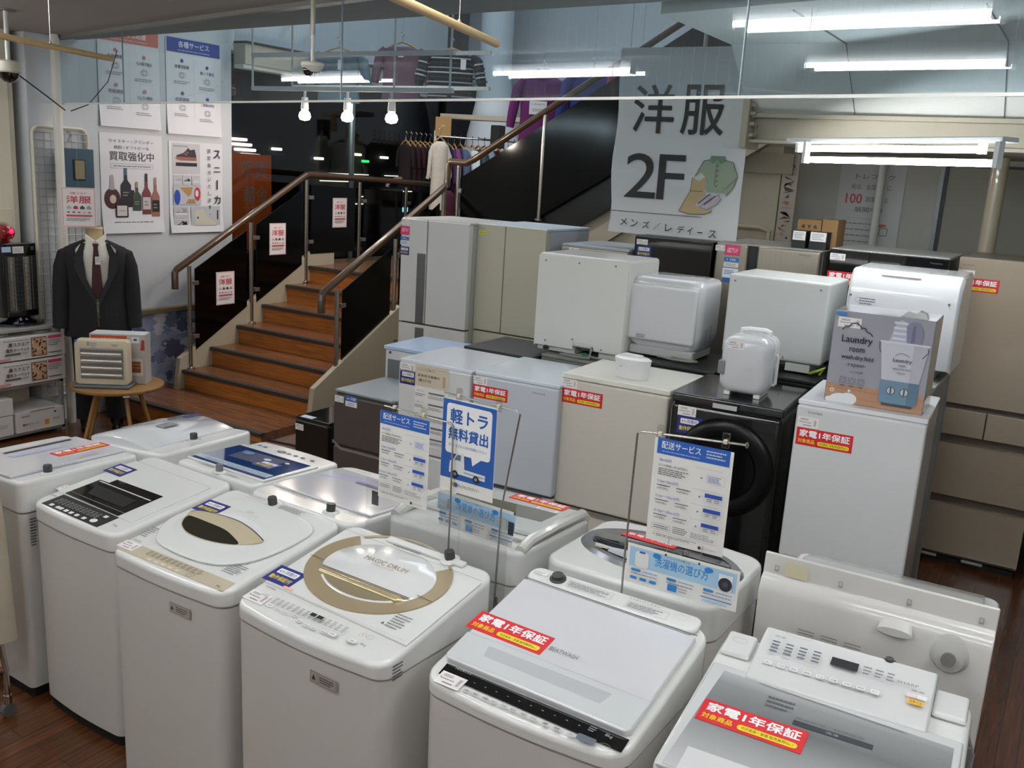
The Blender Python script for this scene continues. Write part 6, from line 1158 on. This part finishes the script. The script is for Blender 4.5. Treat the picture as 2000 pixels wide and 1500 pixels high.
its = its[:SH]+[sh(q) if q[0] in ('p', 'l') or (q[0] == 'e') else q for q in its[SH:]]
art('printed_front', t, FRONT(.016), its)
b = MB()
for x in (-.38, .3): b.cyl((x, 0, .6), (x, 0, 2.6), .0015, WIRE, n=5)
b.build('hanging_wire', t)
# ------------------------------------------------------------------ rear right wall
t = thing('poster', 'pale wall poster reading 100 stores with a small drawing of a shop', 'poster', (-1.51, 7.592, 2.08)); b = MB(); b.box(-.235, .235, -.002, .002, -.33, .33, mat('#c5c4c1', .7)); b.build('sheet', t)
its = [('t', .02, .24, .28, .04, 'トレファク', '#5a5652'), ('t', -.055, .165, .18, .04, '実は、全国', '#5a5652'), ('e', .075, .165, .022, .022, '#3a72b8'), ('t', .13, .165, .03, .036, 'に', '#5a5652'), ('t', -.115, .075, .12, .075, '100', '#c03a44', .02), ('t', .055, .075, .17, .04, '店舗以上', '#5a5652'), ('t', -.02, -.005, .16, .04, '展開中', '#5a5652'), ('e', .09, -.005, .012, .018, '#c03a44'), ('r', -.06, -.07, .2, .002, '#9a9894')]
for k in range(4): its.append(fine(-.06, -.11-.045*k, .26, .016, 1, '#77736f'))
its += [('f', .13, -.16, .055, .055, .004, '#3a3a3a'), ('p', [(.08, -.13), (.15, -.12), (.14, -.105), (.09, -.105)], '#d0603a'), ('r', .085, -.16, .03, .045, '#e6cc2a')]
art('printed_front', t, FRONT(.006), its)
t = thing('wall_banner', 'narrow hanging strip with dark brush lettering and pale red drawings on the rear wall corner', 'banner', (-2.04, 7.27, 2.12)); b = MB(); b.box(-.06, .06, -.002, .002, -.32, .33, mat('#b5a89a', .7)); b.build('cloth', t)
its = []; rnd = random.Random(4)
for k in range(22): its.append(('p', [(rnd.uniform(-.05, .05), .3-.028*k+rnd.uniform(-.02, .02)) for _ in range(4)], rnd.choice(['#3a342e', '#4a443e'] if k < 12 else ['#a86a5c', '#b58074', '#4a443e'])))
art('printed_front', t, FRONT(.006), its)
tag(MB().cyl((0, 0, 0), (0, 0, 2.45), .028, mat('#c5c4bd', .5), n=14).build('pipe', loc=(-1.40, 7.35, .0)), 'thin white vertical pipe in front of the wall poster', 'pipe')
tag(MB().cyl((0, 0, 0), (0, 0, 2.47), .052, mat('#a79c84', .35, coat=.3), n=20).build('post', loc=(-.60, 6.86, .0)), 'round beige post rising behind the beige glass door fridge', 'post')
tag(MB().tube([(-.5, 0, .02), (-.1, 0, .02), (-.03, 0, .0), (-.03, 0, -.3)], .02, mat('#b9b096', .5), 8).build('duct', loc=(-2.12, 7.26, 1.87)), 'thin beige conduit along the rear wall', 'conduit')
m = MB(); m.box(-1.01, -.985, 7.56, 7.6, 0, 2.44, BLACKM); m.box(-1.01, 1, 7.56, 7.6, 2.42, 2.44, BLACKM); m.box(-1.04, -1.01, 7.55, 7.6, 0, 2.44, mat('#8b8f92', .4)); struct(m, 'door_1_frame')
m = MB(); m.box(-.985, 1, 7.575, 7.595, 0, 2.42, mat('#8f8b7e', .6, noise=.04, nscale=3)); struct(m, 'door_1')
# ------------------------------------------------------------------ hanging lamp frame with spot lamps
t = thing('lamp_frame', 'white hanging steel grid frame carrying the spot lamps', 'light frame', (-5.5, 6.2, 2.78))
FW = mat('#c9c9c6', .5)
for z in (0, .28):
    b = MB(); b.box(-1.1, 1.08, -.018, .018, z-.018, z+.018, FW); b.build('bar', t)
for x in (-1.1, -.62, -.06, .5, 1.05):
    b = MB(); b.cyl((x, 0, 0), (x, 0, 2.8), .009, FW, n=8); b.build('upright', t)
b = MB()
for z in (0, .28): b.box(-1.1, 1.08, .5, .53, z+.05, z+.08, FW)
b.build('rear_bar', t)
for k, (x, y, lb) in enumerate(((-5.95, 6.18, 'white clip spot lamp glowing under the frame, left of the three'), (-5.47, 6.18, 'white clip spot lamp glowing under the frame, middle of the three'), (-5.0, 6.18, 'white clip spot lamp glowing under the frame, right of the three'))):
    t = thing('spot_lamp', lb, 'spot lamp', (x, y, 2.76), 0, 'clip spot lamps under the white frame')
    b = MB(); b.cyl((0, 0, 0), (0, 0, -.06), .012, FW, n=10); b.cyl((0, 0, -.05), (0, 0, -.15), .028, WHITE, r1=.034, n=16); b.build('holder', t)
    b = MB(); b.lathe([(.02, -.15), (.045, -.18), (.052, -.21), (.04, -.235), (.0, -.245)], mat('#ffdcc8', .4, emit=14), None, 20); b.build('bulb', t)
    l = bpy.data.lights.new('spot_lamp_light', 'POINT'); l.energy = 9; l.color = (1, .86, .74); l.shadow_soft_size = .05; o = bpy.data.objects.new('spot_lamp_light', l); o.location = (x, y, 2.46); C.objects.link(o)
# ------------------------------------------------------------------ clothes
def garment(name, label, loc, rotz, w, h, col, depth=.05, sleeve=.5, cat='garment', group=None, stripes=None, hanger=True, collar=False, z_hook=.14, long_chain=0, open_=False):
    t = thing(name, label, cat, loc, rotz, group); m_ = mat(col, .9, noise=.12, nscale=25, bump=.1, bscale=60)
    n = 16; b = MB(); rs = []
    prof = [(-.0, .22, .7), (-.02, .30, .9), (-.05, .43, 1), (-.10, .48, 1), (-.25, .44, 1), (-.5, .42, 1.1), (-.8, .43, 1.2), (-1.0, .45, 1.25)]
    k_ = 0
    for z, hw, dp in prof:
        rs.append([(w*hw*math.cos(2*PI*i/n)*1.0, depth*dp*math.sin(2*PI*i/n)*(1+.25*math.sin(5*i+z*9)), z*h) for i in range(n)])
    b.rings(rs, m_)
    if stripes:
        for k in range(9):
            z = -.10-.1*k; hw = .47*w; c = mat(stripes[k % len(stripes)], .9)
            b.rings([[(hw*1.0*math.cos(2*PI*i/n), depth*1.33*math.sin(2*PI*i/n), (z-dz)*h) for i in range(n)] for dz in (0, .028)], c, False, False)
    b.build('cloth', t, sharp=80)
    if sleeve:
        for sx in (-1, 1):
            b = MB(); b.tube([(sx*w*.38, 0, -.05*h), (sx*w*.50, 0, -.16*h), (sx*w*.58, 0, -.5*h), (sx*w*.62, .01, -(.2+sleeve)*h)], [w*.08, w*.11, w*.10, w*.085], m_, 10)
            if stripes:
                for k in range(5): b.cyl((sx*w*(.52+.02*k), 0, -(.2+.09*k)*h), (sx*w*(.525+.02*k), 0, -(.23+.09*k)*h), w*.115, mat(stripes[k % len(stripes)], .9), n=10)
            b.build('sleeve', t)
    if collar:
        b = MB(); b.rings([[(w*.15*s*math.cos(2*PI*i/12), depth*1.3*math.sin(2*PI*i/12), z) for i in range(12)] for z, s in ((-.02, 1.1), (.05, 1.0), (.07, .95))], m_); b.build('collar', t)
    if hanger:
        b = MB(); HW = mat('#b08a5a', .5); b.tube([(-w*.38, 0, -.03), (-w*.2, 0, .015), (0, 0, .045), (w*.2, 0, .015), (w*.38, 0, -.03)], .009, HW, 8); b.tube([(0, 0, .045), (0, 0, .09), (.018, 0, .115), (.0, 0, .14), (-.02, 0, .125)], .0035, WIRE, 6)
        if long_chain: b.cyl((0, 0, .14), (0, 0, .14+long_chain), .0015, WIRE, n=5)
        b.build('hanger', t)
    return t
def tagcard(t, x, z, w=.05, h=.09, col='#e8e8ea'): art('tag_card', t, FRONT(.14) @ T(x, z, 0), [('card', 0, 0, w, h, col)])
ry = math.radians(28)
t = garment('sweater', 'light blue grey knitted top hanging high at the left of the window', (-6.40, 7.10, 3.20), ry, .46, .46, '#5f7480', long_chain=2.4); tagcard(t, .03, -.12)
t = garment('blouse', 'dusty mauve blouse hanging high, middle of the three tops', (-5.88, 7.40, 3.28), ry, .42, .48, '#6a5060', long_chain=2.3); tagcard(t, .0, -.08, .05, .04)
t = garment('sweater', 'black and white striped knit hanging high, right of the three tops', (-5.32, 7.42, 3.22), ry, .48, .42, '#23262a', stripes=['#b9bfc2', '#3a3e42', '#8f979b'], long_chain=2.3); tagcard(t, .12, -.1)
t = garment('jacket', 'purple hooded jacket hanging above the upper railing', (-4.58, 7.85, 3.06), ry, .46, .66, '#5e1c5c', collar=True, long_chain=2.4)
art('price_board', t, FRONT(.16) @ T(-.03, -.28, 0), [('card', 0, 0, .16, .12, '#c9ced6'), ('t', 0, .03, .12, .016, '1,990円', '#4a4a50'), fine(0, -.02, .1, .03, 2)])
t = garment('jacket', 'blue jacket hanging above the upper railing, right of the purple one', (-4.12, 7.95, 3.10), ry, .46, .6, '#1e2f74', long_chain=2.4); tagcard(t, -.03, -.24, .03, .07)
t = garment('jacket', 'pink and blue jacket half hidden behind the 2F banner', (-3.68, 8.0, 3.18), ry, .46, .55, '#7a2f4c', long_chain=2.4)
art('colour_patch', t, FRONT(.14) @ T(-.08, -.3, 0), [('p', [(-.06, -.08), (.02, -.04), (.04, .06), (-.03, .02)], '#b83a62'), ('p', [(.05, -.02), (.12, .02), (.13, .08), (.06, .06)], '#3a86c8')])
# clothes rack on the landing
P0 = Vector((-6.33, 8.62, 2.56)); P1 = Vector((-5.55, 9.75, 2.56)); d = (P1-P0); L = d.length; ang = math.atan2(d.y, d.x)
t = thing('clothes_rack', 'white steel clothes rack on the landing full of garments', 'clothes rack', (P0.x, P0.y, 1.16), ang)
b = MB(); b.cyl((0, 0, 1.36), (L, 0, 1.36), .012, CHROME, n=10); b.build('rail', t)
for x in (-.02, L):
    b = MB(); b.cyl((x, -.0, 0), (x, 0, 1.42), .016, WHITE, n=12); b.box(x-.02, x+.02, -.25, .25, 0, .04, WHITE); b.build('upright', t, bevel=.003)
cols = ['#d8d2c4', '#3c2450', '#7a3a6a', '#4a5a78', '#c3d2d6', '#dfe6da', '#3a4450', '#a9b9c4', '#30384a', '#6a2430', '#b0707a', '#252a30', '#40566a', '#2a4a86', '#c9b48a', '#9aa4b4', '#7a8494', '#2c2c34']
names = ['pale cream', 'dark violet', 'plum purple', 'slate blue', 'pale aqua', 'mint white', 'dark slate', 'light steel blue', 'navy', 'wine red', 'dusty pink', 'charcoal', 'teal grey', 'bright blue', 'sand coloured', 'lavender grey', 'mid grey', 'black']
for k, c in enumerate(cols):
    p = P0+d*((k+.8)/(len(cols)+1))
    garment('shirt', names[k]+' garment on a wooden hanger in the landing rack', (p.x, p.y, p.z-.155), ang+PI/2+.15*math.sin(k*2.1), .42, .62+.08*math.sin(k*1.7), c, depth=.022, sleeve=.35, group='garments on the landing rack')
t = garment('coat', 'cream white coat hanging at the front end of the landing rack', (-6.14, 8.42, 2.46), math.radians(62), .21, .72, '#d8d0c2', depth=.06, sleeve=.35)
t = garment('dress', 'dark red and purple dress hanging below the cream coat', (-6.10, 8.50, 1.95), math.radians(50), .24, .75, '#4a1a2c', depth=.06, sleeve=.2, hanger=False)
t = thing('paper_bag', 'small brown paper price board clipped over the rack end', 'price board', (-6.20, 8.55, 2.60), math.radians(30)); b = MB(); b.box(-.085, .085, -.01, .01, -.08, .12, mat('#b08a58', .6)); b.build('board', t); art('print', t, FRONT(.02), [('t', 0, .03, .05, .016, '服', '#e0cfa8')])
# pale pink round rack further back
t = thing('round_clothes_rack', 'dark clothes rack with a pink curved top beyond the landing rail', 'clothes rack', (-6.78, 8.6, 1.16), 0)
b = MB(); b.tube([(.0+.02*0, -.26*math.cos(PI*i/12), .78+.10*math.sin(PI*i/12)) for i in range(13)], .02, mat('#a87880', .5), 8); b.build('hoop', t)
b = MB(); b.cyl((0, 0, 0), (0, 0, .8), .015, CHROME, n=8); b.build('post', t)
for k in range(6):
    garment('shirt', 'dark garment hanging in the shadow by the landing window', (-6.76, 8.62+.09*k, 2.42), .1*k, .2, .5, ['#221418', '#2c1a1e', '#3a1a20', '#26221f', '#1c1a1e', '#2a2426'][k], depth=.03, sleeve=.3, group='dark garments by the landing window')
t = thing('loudspeaker', 'small black loudspeaker under the beige shelf board by the column', 'speaker', (-5.72, 8.9, 2.55)); b = MB(); b.box(-.06, .06, -.06, .06, -.12, .12, BLACKM); b.build('box', t, bevel=.01)
t = thing('wall_shelf', 'beige shelf board with a black underside beside the white column', 'shelf', (-6.0, 9.0, 2.72), math.radians(20)); b = MB(); b.box(-.45, .45, -.12, .12, 0, .05, BEIGE); b.build('board', t)

# ------------------------------------------------------------------ sub-parts: what is fixed to a lid, door or panel belongs to it
def base(o): return o.name.split('.')[0]
kids = {}
for o in bpy.data.objects:
    if o.parent: kids.setdefault(o.parent, []).append(o)
RULE = {'lid_window': 'lid', 'lid_glass': 'lid', 'lid_marks': 'lid', 'lid_lines': 'lid', 'lid_emblem': 'lid', 'lid_handle': 'lid', 'lid_handle_recess': 'lid', 'lid_lip': 'lid', 'lid_window_slit': 'lid', 'window_line': 'lid', 'lid_trim': 'lid', 'lid_ring': 'lid', 'lid_center': 'lid', 'lid_front_band': 'lid', 'lid_label': 'lid', 'lid_sticker': 'lid',
        'control_keys': 'control_panel', 'brand': 'door', 'grip_line': 'door', 'grip_trim': 'door', 'handle': 'door', 'eco_sticker': 'door', 'guide_sheet': 'door', 'door_glass': 'door', 'nosing': 'tread', 'printed_letters': 'cloth', 'bulb': 'holder', 'buttons': 'jacket', 'lapels': 'jacket', 'collar': 'shirt', 'warranty_sticker': 'door', 'guarantee_sticker': 'door', 'price_tag': 'door', 'promo_stickers': 'door', 'feature_stickers': 'door', 'window_pane': 'window_frame', 'latch': 'door', 'heating_bars': 'reflector', 'wire_guard': 'grille_frame', 'clip': 'wire'}
for p_, ch in kids.items():
    if p_.parent: continue
    for o in ch:
        r_ = RULE.get(base(o))
        if not r_: continue
        c = [q for q in ch if base(q) == r_]
        if not c: continue
        if r_ == 'tread': c = [min(c, key=lambda q: abs(sum(v.co.z for v in q.data.vertices)/len(q.data.vertices)-sum(v.co.z for v in o.data.vertices)/len(o.data.vertices)))]
        if c[0].location.length < 1e-6: o.parent = c[0]
for o in bpy.data.objects:
    if not o.parent and 'label' in o and len(o['label'].split()) > 16: print('LONG', o.name, o['label'])
